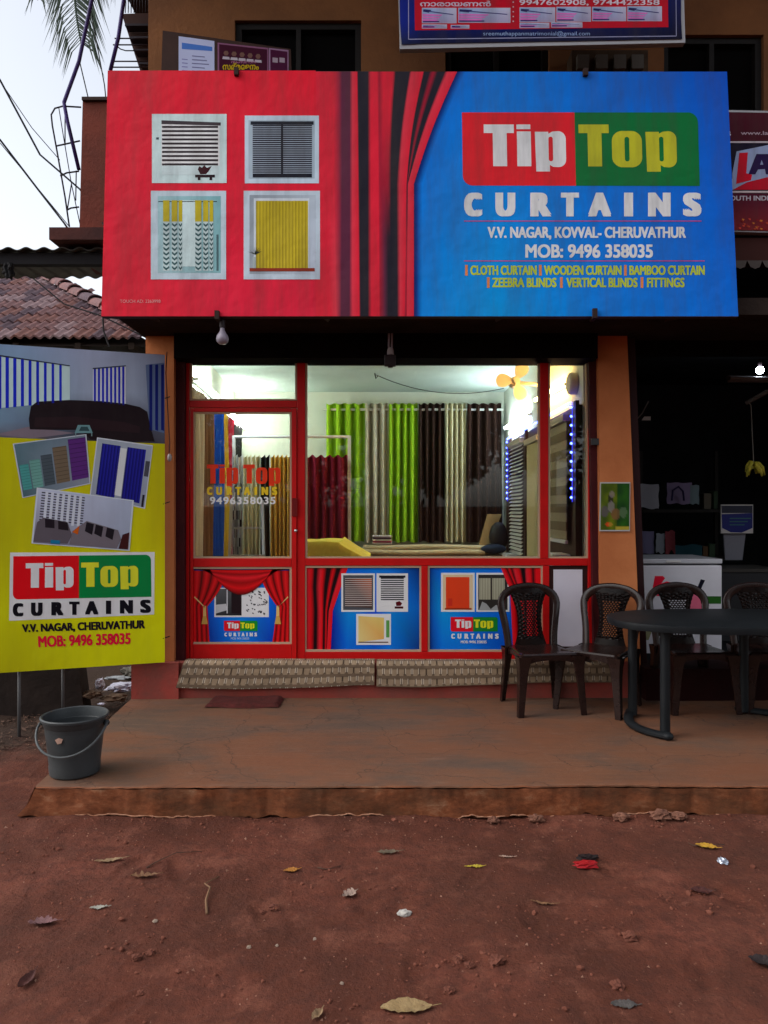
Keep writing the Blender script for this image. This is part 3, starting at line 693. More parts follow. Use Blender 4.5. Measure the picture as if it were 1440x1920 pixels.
P.cols([(1065, top), (1105, bot), (1219, [x+6 if k < 6 else x for k, x in enumerate(bot)])], [RH, RD, BK, RD, BK, RH, RD, BK, BK, RH, RD, BK, RD, RD], 7)
ph(P, 827, 1074, 890, 1147, 3, (170, 150, 120)); P.rect(836, 1082, 880, 1142, (205, 52, 26), 5); P.rect(834, 1140, 884, 1143, (120, 40, 20), 6); P.rect(840, 1122, 848, 1136, (160, 40, 28), 6)
ph(P, 893, 1074, 955, 1147, 3, (40, 38, 36)); P.rect(898, 1084, 946, 1124, (140, 138, 118), 5)
for k in range(16): P.rect(898+k*3, 1084, 899+k*3, 1124, (95, 92, 78), 6)
P.rect(920, 1080, 923, 1124, (50, 46, 42), 7); P.poly([(898, 1144), (904, 1128), (912, 1132), (920, 1142), (930, 1134), (946, 1138), (946, 1144)], (120, 122, 122), 6)
logo(P, [(845, 1157), (933, 1157), (933, 1184), (845, 1184)], 3, (205, 16, 32), (20, 100, 40), (225, 225, 225), (195, 190, 30))
P.curtains([(846, 1188), (935, 1188), (935, 1197.5), (846, 1197.5)], (195, 205, 220), 4); P.text('MOB: 9496 358035', (864, 1201, 912, 1206), (180, 190, 210), 4, fat=(.2, .1))
part('printed_sheet', P.mb, VINYL2, p3, colour=True)
q = MB(); frontbox(q, 1030, 1061, 1103, 1222, YF+.02, .012); p4 = part('lower_panel', q, mat('dark_brown_board', (.035, .010, .008), .5), G, label='dark brown panel with a white sheet')
q = MB(); frontbox(q, 1038, 1068, 1092, 1212, YF+.012, .008); part('white_sheet', q, mat('white_laminate', (.72, .68, .75), .5, (.66, .62, .70), 3), p4)
# switch box on the guide
q = MB(); frontbox(q, 1110, 822, 1123, 834, 5.745, .03); solo('switch_box', q, mat('grey_switch', (.05, .05, .05), .5), 'tiny grey switch box on the maroon guide beside the right pillar', 'switch box')

# ================================================================== main signboard
YB, YT = 5.0, 5.14
pb = Vector((0, YB, Z(594, YB))); ptp = Vector((0, YT, Z(134, YT)))
nrm = Vector((1, 0, 0)).cross(ptp-pb).normalized()
if nrm.y > 0: nrm = -nrm
SG = thing('shop_signboard', 'large red and blue curtain shop signboard hung over the shopfront', 'signboard', (0, YB, Z(594, YB)))
P = Print(pb, nrm)
q = MB()
cor = [P.at(202, 132, -1), P.at(1363, 136, -1), P.at(1384, 594, -1), P.at(190, 593, -1)]
bk = [c-nrm*.05 for c in cor]
q.add(cor+bk, [(3, 2, 1, 0), (4, 5, 6, 7), (0, 1, 5, 4), (1, 2, 6, 5), (2, 3, 7, 6), (3, 0, 4, 7)]); part('panel', q, mat('sign_backing', (.05, .03, .03), .6), SG)
# red field
A, Bc, Dc = (165, 24, 42), (200, 26, 46), (140, 20, 36)
P.cols([(132.3, [202, 210, 300, 450, 592]), (215, [200, 208, 300, 450, 592]), (400, [195, 204, 300, 450, 592]), (593, [190, 200, 300, 450, 592])],
       [[(160, 24, 40)]*2+[(176, 24, 40), (180, 24, 40), (178, 24, 40)], [(168, 24, 40)]+[(178, 24, 42)]*4, [(185, 26, 42)]+[(196, 24, 44)]*4, [(200, 26, 44)]*3+[(206, 28, 50)]*2], 1)
bR, bH, bD, bP, bM = (195, 28, 46), (212, 44, 58), (30, 28, 36), (72, 32, 50), (128, 24, 42)
kt = [592, 594.5, 612, 625, 641, 656, 661, 669, 671, 690, 695, 707, 711, 718, 737, 742, 768, 772, 793, 795.5, 805, 813, 821, 834, 840, 857]
km = [592, 596, 612, 626, 641, 656, 661, 671, 673.5, 690, 696, 709, 712, 720, 727, 733, 744, 749, 762, 762.6, 763.2, 763.8, 764.2, 764.6, 765.2, 776]
kb = [592, 606, 618, 630, 640, 655, 661, 673, 676, 690, 697, 711, 713, 722, 728, 732, 745, 751, 757, 758, 760, 761, 762, 763, 764, 776]
kc = [bR, bR, bR, bR, bP, bP, bH, bR, bD, bD, bR, bR, bM, bP, bM, bD, bD, bH, bR, bD, bD, bM, bD, bD, bH, bR]
kcm = [bR, bR, bR, bR, bP, bP, bH, bR, bD, bD, bR, bR, bM, bM, bM, bD, bD, bH, bR, bD, bD, bM, bD, bD, bH, bR]
kcb = [bR, bR, bR, bH, bP, bP, bH, bR, bD, bD, bR, bR, bM, bP, bD, bD, bD, bH, bR, bR, bM, bM, bM, bR, bH, bR]
kct = list(kc); kct[14] = bR; kct[13] = bR
rows = []; ccs = []
def mixc(a, b, t): return tuple(x*(1-t)+y*t for x, y in zip(a, b))
for j in range(11):
    t = j/10; e = t**.9
    edge = [a*(1-t)+b*t + (0 if i < 13 else -5*math.sin(math.pi*t)*min(1, (i-12)/6)) for i, (a, b) in enumerate(zip(kt, km))]
    rows.append((134.5+(345-134.5)*t, edge)); ccs.append([mixc(a, b, t) for a, b in zip(kct, kcm)])
for j in range(1, 6):
    t = j/5; rows.append((345+(593-345)*t, [a*(1-t)+b*t for a, b in zip(km, kb)])); ccs.append([mixc(a, b, min(1, t*2.2)) for a, b in zip(kcm, kcb)])
P.cols(rows, ccs, 3)
# blue field with the shadow the printed curtain throws on it (part of the artwork)
bl = [(0, 92, 178), (0, 84, 168), (0, 70, 160)]
r2 = []; c2 = []
for (y, xs_) in rows:
    xe = xs_[-1]; t = (y-134)/459.
    r2.append((y, [xe-2, xe+5, xe+16, 930, 1120, 1363+21*t]))
    c2.append([(6, 24, 62), (0, 44, 104), (0, 88+16*t, 168+14*t), (0, 94+22*t, 172+18*t), (0, 84+14*t, 166+10*t), (0, 64+20*t, 152+18*t)])
P.cols(r2, c2, 2)
# logo and words
logo(P, [(866, 211), (1308, 211), (1312, 349), (868, 348)], 4, (192, 30, 38), (12, 86, 44), (186, 184, 196), (150, 148, 36))
P.curtains([(870, 361.5), (1315, 361.5), (1315, 406), (870, 406)], (188, 188, 202), 4)
P.rect(870, 413.8, 1315, 415.6, (150, 50, 90), 4); P.rect(870, 488.5, 1321, 490.3, (150, 50, 90), 4)
P.text('V.V. NAGAR, KOVVAL- CHERUVATHUR', (915, 426, 1285, 449), (178, 186, 208), 4, 0, 1.0, fat=(1.0, .6))
P.text('MOB: 9496 358035', (986, 459, 1223, 483), (182, 190, 212), 4, 0, 1.0, fat=(1.1, .7))
YL, OB = (146, 158, 50), (196, 104, 60)
def words(y0, y1, items, bars):
    for s_, a, b in items: P.text(s_, (a+.6, y0+.5, b-.6, y1-.5), YL, 4, 0, 1.0, fat=(.8, .5))
    for b in bars: P.rect(b, y0-1, b+5, y1+1, OB, 4)
words(498, 516, [('CLOTH CURTAIN', 882, 1006), ('WOODEN CURTAIN', 1020, 1165), ('BAMBOO CURTAIN', 1180, 1321)], [872, 1010.5, 1170])
words(521, 539, [('ZEEBRA BLINDS', 923, 1043), ('VERTICAL BLINDS', 1062, 1195), ('FITTINGS', 1213, 1283)], [913, 1050, 1201])
P.text('TOUCH AD: 2263998', (225, 562, 301, 568), (176, 120, 120), 4, .0)
# four pictures
P.rect(285, 214, 425, 343.5, (158, 176, 190), 4); P.rect(303, 233, 412, 311, (176, 182, 192), 5)
P.quad([(303, 226), (414, 230), (414, 236), (303, 233)], (52, 46, 50), 6)
for k in range(10): P.rect(304, 236.5+k*7.8, 409, 240.3+k*7.8, (40, 34, 38), 6)
P.rect(304, 311, 409, 328, (160, 174, 188), 5); P.rect(293, 258, 298, 262, (50, 60, 70), 5)
P.poly([(374, 312), (379, 315), (383, 310), (388, 315), (397, 312), (391, 322), (386, 327), (376, 327), (371, 318)], (48, 16, 24), 6); P.rect(366, 328, 403, 333, (34, 20, 26), 6); P.rect(371, 333, 376, 338, (34, 20, 26), 6); P.rect(393, 333, 398, 338, (34, 20, 26), 6)
P.rect(459, 217, 598, 344, (150, 164, 176), 4); P.rect(466, 226, 590, 335, (128, 142, 152), 5)
P.rect(473, 234, 585, 333, (128, 138, 150), 6); P.rect(470, 228, 588, 234.5, (24, 28, 36), 7)
for k in range(25): P.rect(474, 235+k*3.95, 585, 237.4+k*3.95, (22, 24, 32), 7)
P.rect(474, 327, 585, 333, (22, 24, 32), 8); P.rect(527, 234, 531, 330, (26, 28, 36), 8)
P.rect(283, 358, 424, 524, (150, 164, 172), 4); P.quad([(296, 368), (414, 368), (414, 512), (296, 512)], [(126, 156, 160), (96, 136, 140), (100, 138, 142), (130, 154, 158)], 5)
P.rect(342, 376, 366, 500, (158, 176, 188), 6); P.rect(297, 377.5, 407, 379, (30, 32, 38), 6)
for (a, b) in ((306, 318), (322, 333), (335, 342), (366, 378), (381, 391), (393, 400)):
    P.rect(a, 376, b, 416, (148, 134, 30), 7); P.rect(a, 416, b, 508, (150, 166, 166), 7)
    for k in range(10):
        y = 418+k*9; m_ = (a+b)/2; P.poly([(a+.6, y), (m_, y+4), (b-.6, y), (b-.6, y+4), (m_, y+8), (a+.6, y+4)], (44, 70, 72), 8)
P.rect(406, 440, 410, 508, (60, 80, 84), 6)
P.rect(457, 358, 600, 524, (150, 162, 172), 4); P.quad([(468, 366), (592, 366), (592, 514), (468, 514)], [(110, 118, 126), (140, 150, 160), (150, 158, 170), (120, 128, 134)], 5)
P.rect(476, 372, 580, 504, (160, 168, 174), 6)
for k in range(16):
    x = 480+k*6.1; P.quad([(x, 377), (x+6.1, 377), (x+6.1, 504), (x, 504)], [(120, 106, 24), (158, 140, 32), (164, 146, 36), (118, 102, 22)], 7)
P.rect(468, 503, 590, 509, (112, 40, 24), 8); P.rect(474, 482, 480, 504, (130, 140, 140), 8)
for a in range(9):
    t = R(200+a*17); P.poly([(478, 476), (478+15*math.cos(t), 476+13*math.sin(t)), (479.5, 478)], (28, 34, 28), 9+a % 2)
part('printed_face', P.mb, VINYL, SG, colour=True)
for (x0, y0, x1, y1) in ((440, 130, 448, 144), (1092, 132, 1101, 145), (404, 584, 412, 600), (1110, 580, 1118, 598)):
    a = P.at((x0+x1)/2, (y0+y1)/2, 0); q = MB(); w = (x1-x0)*5/F/2; h = (y1-y0)*5/F/2
    q.box((a.x-w, a.y-.03, a.z-h), (a.x+w, a.y+.07, a.z+h)); part('clamp', q, mat('rusty_bracket', (.035, .018, .014), .7), SG)
for x in (-1.6, -.4, .8, 2.0):
    q = MB(); q.tube([(x, 5.10, 3.1), (x, 5.22, 4.5), (x, 6.1, 4.5)], .02, 6); q.tube([(x, 5.06, 2.93), (x, 5.6, 3.02)], .02, 6); part('strut', q, mat('rusty_bracket', (.03, .02, .02), .7), SG)

# lamp bulbs under the sign
def bulbs():
    wh = mat('opal_bulb', (.30, .26, .32), .3, spec=.5)
    t = thing('led_bulb', 'round unlit bulb hanging below the left part of the big sign', 'light bulb', PT(417, 600, 5.05))
    c = PT(417, 628, 5.05); q = MB(); q.lathe([(.001, .05), (.015, .046), (.017, .03), (.026, .010), (.037, -.006), (.042, -.026), (.038, -.046), (.022, -.061), (.001, -.066)], c, 18); part('globe', q, wh, t, 40)
    q = MB(); q.lathe([(.016, .10), (.021, .098), (.021, .05), (.015, .048)], c, 14); part('socket', q, mat('dark_bakelite', (.03, .02, .022), .4), t, 40)
    q = MB(); q.tube([c+Vector((0, 0, .095)), c+Vector((.004, .01, .15)), c+Vector((-.01, .03, .2))], .004, 6); part('cord', q, WIRE, t)
    t = thing('tube_bulb', 'unlit white energy saving bulb hanging in its black holder under the sign', 'light bulb', PT(731, 600, 5.5))
    c = PT(732, 645, 5.5); q = MB()
    for a in (-.011, .011):
        for b in (-.011, .011): q.tube([c+Vector((a, b, -.035)), c+Vector((a, b, .075))], .008, 8)
    part('glow_tube', q, wh, t, 40)
    q = MB(); q.lathe([(.001, .015), (.018, .012), (.024, -.01), (.026, -.04), (.001, -.042)], c+Vector((0, 0, -.04)), 14); part('base', q, mat('white_ballast', (.45, .42, .45), .4), t, 40)
    q = MB(); q.box((c.x-.045, c.y-.03, c.z-.165), (c.x+.04, c.y+.03, c.z-.085)); q.box((c.x-.02, c.y-.02, c.z-.175), (c.x+.02, c.y+.02, c.z-.165)); bevel(part('holder', q, mat('dark_bakelite', (.02, .015, .016), .4), t), .006)
bulbs()

# ================================================================== left banner
a0 = Vector((X(0, 5.24), 5.24, 0)); a1 = Vector((X(308, 5.6), 5.6, 0)); dd = (a1-a0).normalized(); bn = Vector((dd.y, -dd.x, 0))
if bn.y > 0: bn = -bn
BN = thing('yellow_banner', 'tall yellow curtain shop banner with sofa picture tied to the left pillar', 'banner', (a0.x, a0.y, 0))
P = Print(a0, bn, 1.05)
def byT(x): return 645+20*x/308
def byB(x): return 1262-20*x/308
q = MB()
fr = [P.at(-10, byT(-10), -1), P.at(309, byT(309), -1), P.at(309, byB(309), -1), P.at(-10, byB(-10), -1)]; bk = [c-bn*.018 for c in fr]
q.add(fr+bk, [(3, 2, 1, 0), (4, 5, 6, 7), (0, 1, 5, 4), (1, 2, 6, 5), (2, 3, 7, 6), (3, 0, 4, 7)]); part('frame', q, mat('banner_frame', (.10, .09, .05), .6), BN)
xs_ = [-10, 40, 165, 250, 309]
def yb(x): return 820+12*x/308
P.cols([([byT(x)+.3 for x in xs_], xs_), ([735]*5, xs_), ([790]*5, xs_), ([yb(x) for x in xs_], xs_)],
       [[(100, 122, 148), (105, 125, 150), (128, 136, 158), (120, 130, 150), (110, 118, 140)], [(96, 120, 140), (100, 125, 140), (120, 130, 148), (118, 128, 145), (88, 96, 118)], [(90, 112, 130), (84, 100, 118), (60, 60, 70), (60, 60, 70), (70, 76, 90)], [(78, 72, 78), (80, 74, 80), (40, 36, 40), (24, 20, 24), (60, 60, 70)]], 1)
for k in range(9):  # left blind
    x = k*14.4-4; x2 = (k+1)*14.4-4; f_ = lambda x: 668+18*x/130; g_ = lambda x: 766-14*x/130
    P.quad([(x, f_(x)), (x+6.5-k*.25, f_(x+6)), (x+6.5-k*.25, g_(x)), (x, g_(x))], (20, 34, 150), 3)
P.quad([(-10, 666), (131, 686), (131, 753), (-10, 766)], (150, 172, 184), 2); P.quad([(-10, 664), (131, 685), (131, 687), (-10, 667)], (40, 46, 60), 4)
P.quad([(174, 692), (236, 687), (236, 760), (174, 752)], (160, 164, 190), 2); P.quad([(174, 690), (236, 685), (236, 687), (174, 692.5)], (40, 46, 60), 4)
for k in range(8): x = 176+k*7.6; P.quad([(x, 692-k*.6), (x+3.9, 691.6-k*.6), (x+3.9, 753+k), (x, 752+k)], (26, 34, 140), 3)
P.quad([(273, 684), (308, 680), (308, 812), (280, 805)], (70, 84, 112), 2)
for k in range(3): x = 280+k*11; P.quad([(x, 684), (x+5.5, 683), (x+5.5, 808), (x, 806)], (14, 24, 84), 3)
P.poly([(58, 762), (70, 753), (130, 750), (190, 752), (235, 757), (262, 763), (276, 772), (282, 800), (290, 828), (230, 826), (170, 824), (150, 806), (96, 806), (56, 805), (54, 785)], (26, 18, 22), 3)
P.poly([(66, 783), (140, 781), (235, 792), (262, 800), (262, 812), (180, 806), (120, 802), (64, 800)], (34, 22, 26), 4)
P.poly([(140, 812), (146, 797), (168, 797), (174, 812)], (84, 116, 120), 5); P.poly([(148, 808), (152, 800), (164, 800), (168, 808)], (40, 60, 64), 6); P.rect(141, 812, 143, 818, (90, 110, 112), 5); P.rect(171, 812, 173, 818, (90, 110, 112), 5)
P.quad([(-10, 815), (54, 800), (140, 812), (60, 822)], (98, 88, 96), 2)
YW = (160, 158, 14)
P.cols([([yb(x) for x in xs_], xs_), ([1000]*5, xs_), ([1150]*5, xs_), ([byB(x)-.3 for x in xs_], xs_)], [[(150, 146, 10)]*5, [(146, 142, 12), (150, 146, 10)]+[(160, 156, 10)]*2+[(150, 140, 14)], [(158, 158, 12)]*2+[(168, 168, 10)]*3, [(146, 142, 14)]*2+[(164, 164, 14)]*3], 1)
def tilt(P, q, border, layer):
    P.quad(q, border, layer); cx = sum(p[0] for p in q)/4; cy = sum(p[1] for p in q)/4
    return [(cx+(x-cx)*.965, cy+(y-cy)*.965) for x, y in q]
qi = tilt(P, [(24, 832), (162, 814), (170, 907), (42, 934)], (150, 156, 164), 4)
def A_(box, poly_):
    box(0, 0, 1, 1, [(70, 92, 100), (90, 100, 112), (108, 112, 124), (60, 82, 88)])
    for i, (u0, u1, v0, c) in enumerate(((.02, .15, .40, (60, 122, 118)), (.17, .32, .34, (84, 126, 118)), (.34, .50, .28, (58, 66, 72)), (.52, .72, .16, (88, 76, 62)), (.75, 1., .04, (70, 34, 92)))):
        box(u0, v0, u1, .88, c, 1)
        for k in range(9): box(u0, v0+(.88-v0)*(k+.1)/9, u1, v0+(.88-v0)*(k+.22)/9, tuple(v*.75 for v in c), 2)
P.photo(qi, 5, A_)
qi = tilt(P, [(182, 820), (287, 835), (272, 954), (168, 932)], (160, 164, 178), 4)
def B_(box, poly_):
    box(0, 0, 1, 1, [(120, 128, 136), (130, 138, 150), (110, 116, 130), (120, 126, 136)])
    for u0 in (.09, .56):
        for k in range(6): box(u0+k*.057, .07, u0+(k+1)*.057, .95, [(14, 14, 70), (34, 34, 130), (30, 30, 120), (12, 12, 62)], 1)
    box(.42, .1, .55, .9, (168, 174, 196), 1); box(.92, .25, 1, .5, (60, 60, 66), 1); box(.94, .8, .98, 1, (30, 26, 30), 1)
P.photo(qi, 5, B_)
qi = tilt(P, [(69, 914), (251, 938), (243, 1033), (59, 1019)], (158, 164, 178), 7)
def C_(box, poly_):
    box(0, 0, 1, 1, [(150, 154, 170), (132, 140, 158), (118, 124, 140), (96, 92, 104)])
    for k in range(11): box(.04, .05+k*.05, .5, .072+k*.05, (44, 42, 52), 1)
    for k in range(7): box(.08+k*.06, .03, .11+k*.06, .62, (158, 162, 176), 2)
    poly_([(0, .95), (.02, .62), (.08, .52), (.34, .56), (.40, .8), (.36, .97), (0, .98)], (74, 68, 74), 3)
    poly_([(.10, .54), (.20, .54), (.21, .70), (.11, .70)], (28, 22, 28), 4); poly_([(.24, .55), (.34, .57), (.36, .72), (.25, .71)], (28, 22, 28), 4)
    poly_([(.38, .98), (.40, .72), (.54, .50), (.88, .62), (.92, .8), (.88, .99)], (90, 84, 90), 3)
    for u in (.54, .64, .76): poly_([(u, .52+(u-.54)*.3), (u+.08, .55+(u-.54)*.3), (u+.07, .76+(u-.54)*.3), (u-.01, .70+(u-.54)*.3)], (24, 20, 26), 4)
    poly_([(.40, .74), (.47, .60), (.46, .78)], (150, 70, 20), 5); poly_([(.9, .99), (.93, .70), (1., .64), (1., .99)], (50, 20, 22), 5); box(.18, .92, .28, .99, (20, 90, 120), 5)
P.photo(qi, 8, C_)
P.poly([(19, 1036), (290, 1035), (289, 1152), (17, 1164)], (172, 172, 184), 3)
logo(P, [(25, 1043), (283, 1040), (284, 1119), (24, 1124)], 4, (212, 12, 22), (0, 100, 50), (196, 196, 204), (176, 178, 40))
P.curtains([(24, 1131), (283, 1124), (284, 1149), (24, 1156)], (14, 14, 22), 5)
P.text('V.V. NAGAR, CHERUVATHUR', None, (22, 14, 26), 5, 0, 1.0, fat=(.95, .6), q=[(42, 1171), (271, 1163), (271, 1180), (43, 1187)])
P.text('MOB: 9496 358035', None, (192, 16, 44), 5, 0, 1.0, fat=(.9, .6), q=[(72, 1193), (244, 1187), (244, 1207), (73, 1213)])
part('printed_face', P.mb, print_mat('banner_vinyl', rough=.5, grime=.12, bump=.35, spec=.15), BN, colour=True)
for (x, y0, y1, Y) in ((36, 1240, 1346, 5.32), (118, 1236, 1290, 5.5)):
    q = MB(); q.tube([PT(x, y0, Y), Vector((X(x, Y), Y, -.05 if x < 100 else .1))], .012, 8); part('support_pole', q, mat('galvanised_pipe', (.09, .09, .09), .6), BN, True)
for py in (748, 945, 1197):
    q = MB(); c = P.at(306, py, 3); q.tube([c, PT(318, py-4, 5.72)], .004, 6); part('tie_wire', q, WIRE, BN)
q = MB(); q.tube([PT(313, 660, 5.60), PT(311, 700, 5.7), PT(314, 760, 5.72), PT(318, 830, 5.72), PT(317, 850, 5.72)], .005, 6); solo('cable', q, mat('brown_cable', (.12, .04, .03), .6), 'thin brown cable running down the left orange pillar beside the banner', 'cable')
q = MB(); q.sphere(PT(318, 858, 5.7), .022, 10, 7, (.8, .8, 1.4)); solo('cord_switch', q, mat('ivory_plastic', (.55, .5, .48), .4), 'small white oval switch hanging on the left pillar cable', 'switch', smooth=True)

# ================================================================== sign of the matrimonial bureau and of the ice cream shop
YM = 5.35
MS = thing('matrimonial_signboard', 'blue and red matrimonial signboard with phone numbers hanging at the top', 'signboard', (X(1016, YM), YM, Z(90, YM)))
q = MB(); f = [PT(x, y, YM+.006) for x, y in ((743, -160), (1278, -160), (1285, 80), (750, 92))]; k = [p+Vector((0, .05, 0)) for p in f]
q.add(f+k, [(3, 2, 1, 0), (4, 5, 6, 7), (0, 1, 5, 4), (1, 2, 6, 5), (2, 3, 7, 6), (3, 0, 4, 7)]); part('white_frame', q, mat('dull_white_frame', (.42, .42, .44), .5), MS)
P = Print((0, YM, 0), (0, -1, 0), .85)
P.cols([([-158, -158, -158, -158], [746, 790, 1240, 1276]), ([40, 38, 34, 34], [750, 790, 1240, 1277]), ([84, 82, 74, 73], [753, 790, 1240, 1279])], [[(14, 28, 110)]*4, [(16, 34, 120), (14, 24, 90), (10, 20, 60), (10, 18, 60)], [(28, 36, 60), (16, 20, 46), (10, 14, 40), (10, 12, 36)]], 1)
for (a, b) in (((766, -155), (766, 74)), ((1266, -155), (1268, 68))): P.quad([(a[0]-.7, a[1]), (a[0]+.7, a[1]), (b[0]+.7, b[1]), (b[0]-.7, b[1])], (130, 130, 160), 3)
P.quad([(766, 73), (1268, 67), (1268, 68.6), (766, 74.6)], (130, 130, 160), 3)
P.quad([(775, -150), (1250, -150), (1253, 51), (778, 57)], (168, 12, 36), 2)
P.text('നാരായണൻ', (788, 2, 920, 12), (176, 160, 176), 4, fat=(.4, .25)); P.text('9947602908, 9744422358', (974, 0, 1236, 11), (190, 178, 190), 4, fat=(.35, .2))
for k in range(6): P.rect(961, -6+k*9, 963.5, -3.5+k*9, (180, 150, 160), 4)
rnd = random.Random(5)
def card(x0, y0, x1, y1):
    P.rect(x0, y0, x1, y1, (165, 160, 178), 4); w = x1-x0; h = y1-y0
    P.quad([(x0+1, y0+1), (x1-1, y0+1), (x1-1, y1-1), (x0+1, y1-1)], [(120, 150, 190), (170, 168, 190), (150, 140, 165), (130, 120, 160)], 5)
    for k in range(3): P.quad([(x0+1, y0+h*(.4+.16*k)), (x0+w*(.6-.06*k), y0+h*(.44+.16*k)), (x0+w*(.55-.06*k), y0+h*(.54+.16*k)), (x0+1, y0+h*(.52+.16*k))], (190, 100, 165), 6)
    P.poly([(x0+3, y0+3), (x0+w*.28, y0+4), (x0+w*.2, y0+h*.32), (x0+2, y0+h*.25)], (40, 40, 84), 6); P.rect(x0+2, y1-4, x0+w*.5, y1-2, (50, 30, 90), 7)
    P.quad([(x0+w*.2, y0+h*.2), (x1-6, y0+h*.42), (x1-6, y0+h*.47), (x0+w*.2, y0+h*.27)], (60, 60, 110), 7)
for a in ((791, 15, 856, 44), (859, 15, 957, 43), (974, 14, 1041, 42), (1043, 13, 1108, 41), (1110, 13, 1174, 40), (1176, 12, 1241, 40), (791, 46, 838, 54), (845, 47, 880, 54), (974, 43, 1030, 53), (1033, 42, 1092, 52)): card(*a)
P.text('sreemuthappanmatrimonial@gmail.com', (906, 59, 1106, 69), (130, 150, 190), 4, .0)
part('printed_face', P.mb, VINYL, MS, colour=True)
YZ = 5.45
LZ = thing('ice_cream_signboard', 'maroon ice cream signboard half hidden behind the right end of the big sign', 'signboard', (X(1400, YZ), YZ, Z(435, YZ)))
q = MB(); f = [PT(x, y, YZ+.006) for x, y in ((1300, 205), (1640, 212), (1640, 440), (1300, 433))]; k = [p+Vector((0, .06, 0)) for p in f]
q.add(f+k, [(3, 2, 1, 0), (4, 5, 6, 7), (0, 1, 5, 4), (1, 2, 6, 5), (2, 3, 7, 6), (3, 0, 4, 7)]); part('frame', q, mat('dull_white_frame', (.42, .42, .44), .5), LZ)
P = Print((0, YZ, 0), (0, -1, 0), .95)
P.quad([(1302, 209), (1638, 215), (1638, 268), (1302, 264)], (58, 8, 26), 1); P.quad([(1302, 268), (1638, 270), (1638, 358), (1302, 358)], (18, 12, 34), 1); P.quad([(1302, 362), (1638, 364), (1638, 436), (1302, 430)], [(66, 8, 36), (66, 8, 36), (110, 30, 34), (110, 30, 34)], 1)
P.rect(1302, 265, 1638, 268, (170, 160, 165), 2); P.rect(1302, 358, 1638, 361.5, (180, 165, 165), 2)
P.poly([(1368, 356), (1372, 330), (1381, 284), (1440, 272), (1560, 270), (1600, 300), (1600, 350)], (130, 142, 172), 2)
P.poly([(1374, 356), (1400, 342), (1440, 332), (1560, 330), (1600, 356)], (168, 10, 36), 3)
P.poly([(1386, 287), (1402, 286), (1399, 325), (1410, 328), (1408, 338), (1380, 345)], (180, 10, 36), 4)
P.poly([(1403, 327), (1418, 289), (1440, 289), (1452, 327), (1436, 327), (1434, 317), (1421, 318), (1416, 327)], (34, 14, 60), 4, [[(1425, 309), (1428, 300), (1431, 309)]])
P.poly([(1366, 319), (1373, 316), (1373, 335), (1366, 340)], (30, 14, 60), 3)
for kx in (1456, 1492): P.poly([(kx, 289), (kx+32, 289), (kx+30, 297), (kx+16, 318), (kx+32, 318), (kx+32, 327), (kx-4, 327), (kx-2, 318), (kx+14, 297), (kx, 297)], (34, 14, 60), 4)
P.text('www.lazza.com', (1389, 246, 1494, 253), (150, 130, 140), 3, fat=(.2, .1))
P.text('SOUTH INDIA\'S LARGEST', (1362, 367, 1520, 376), (172, 164, 172), 3, fat=(.35, .2)); P.text('a', (1360, 245, 1370, 254), (170, 165, 170), 3, fat=(.5, .3))
rnd = random.Random(8)
for k in range(70):
    a = 1366+rnd.random()*260; b = 408+rnd.random()*20; P.quad([(a, b), (a+5, b+1), (a+4, b+4), (a+1, b+3)], random.choice([(190, 60, 50), (160, 60, 40), (200, 100, 40), (120, 20, 30)]), 2+k % 5)
part('printed_face', P.mb, VINYL, LZ, colour=True)

# ================================================================== inside the shop
def curtain(p0, p1, z1, z0, folds, amp, m, label, group='curtains on display inside the shop', seed=0, flare=0., name='display_curtain', pattern=None, phase=0., header=True):
    p0 = Vector((*p0, 0)); p1 = Vector((*p1, 0)); d = p1-p0; n = Vector((d.y, -d.x, 0)).normalized()
    if n.y > 0 and abs(n.y) > .3: n = -n
    if abs(n.y) <= .3 and n.x < 0 and p0.x < 0: n = -n
    rn = random.Random(seed); w = [rn.uniform(.7, 1.2) for _ in range(folds+2)]; ph_ = rn.uniform(0, 6)
    def fn(u, v):
        s = u*folds; a = amp*(w[int(s) % len(w)])*(.9 if v < .06 else .75+.25*v)
        x = math.sin(2*math.pi*s+phase); x = math.copysign(abs(x)**.72, x)
        uu = .5+(u-.5)*(1+flare*v)+.012*math.sin(ph_+v*3+s)*v
        pos = p0+d*uu+n*(a*x+.012*math.sin(s*1.7+v*4+ph_))
        z = z1+(z0-z1)*v+(.018*math.cos(2*math.pi*s*1+phase+1.2) if v == 0 and header else 0)+(.012*math.sin(s*3+ph_) if v == 1 else 0)
        return pos.x, pos.y, z
    q = MB(); q.grid(fn, folds*10, 16, pattern)
    return solo(name, q, m, label, 'curtain', group, True, colour=bool(pattern))
def fab(n, c, c2=None, r=.85): return mat(n, c, r, c2 or tuple(v*.95 for v in c), 30, 0, 300, spec=.1)
GREEN = fab('lime_green_cloth', (.27, .47, .02)); GREY = fab('grey_beige_cloth', (.50, .46, .36)); BRN = fab('dark_brown_cloth', (.030, .014, .011)); CRM = fab('cream_cloth', (.62, .57, .38))
YC = 9.82
zt_, zb_ = Z(757, YC), Z(1016, YC)
def back(x0, x1, folds, m, lab, seed, fl=0., amp=.075, ytop=757, yb_=1016): curtain((X(x0, YC), YC), (X(x1, YC), YC), Z(ytop, YC), Z(yb_, YC), folds, amp, m, lab, seed=seed, flare=fl)
back(612, 684, 4, GREEN, 'lime green eyelet curtain at the left end of the back wall rod', 1)
back(685, 728, 3, GREY, 'greyish beige curtain between the two lime green ones on the back wall', 2)
back(729, 783, 4, GREEN, 'lime green curtain between the beige curtain and the dark brown one', 3)
back(785, 833, 4, BRN, 'dark brown curtain just right of the lime green curtains', 4)
back(835, 873, 4, CRM, 'cream white curtain between two dark brown curtains on the back wall', 5)
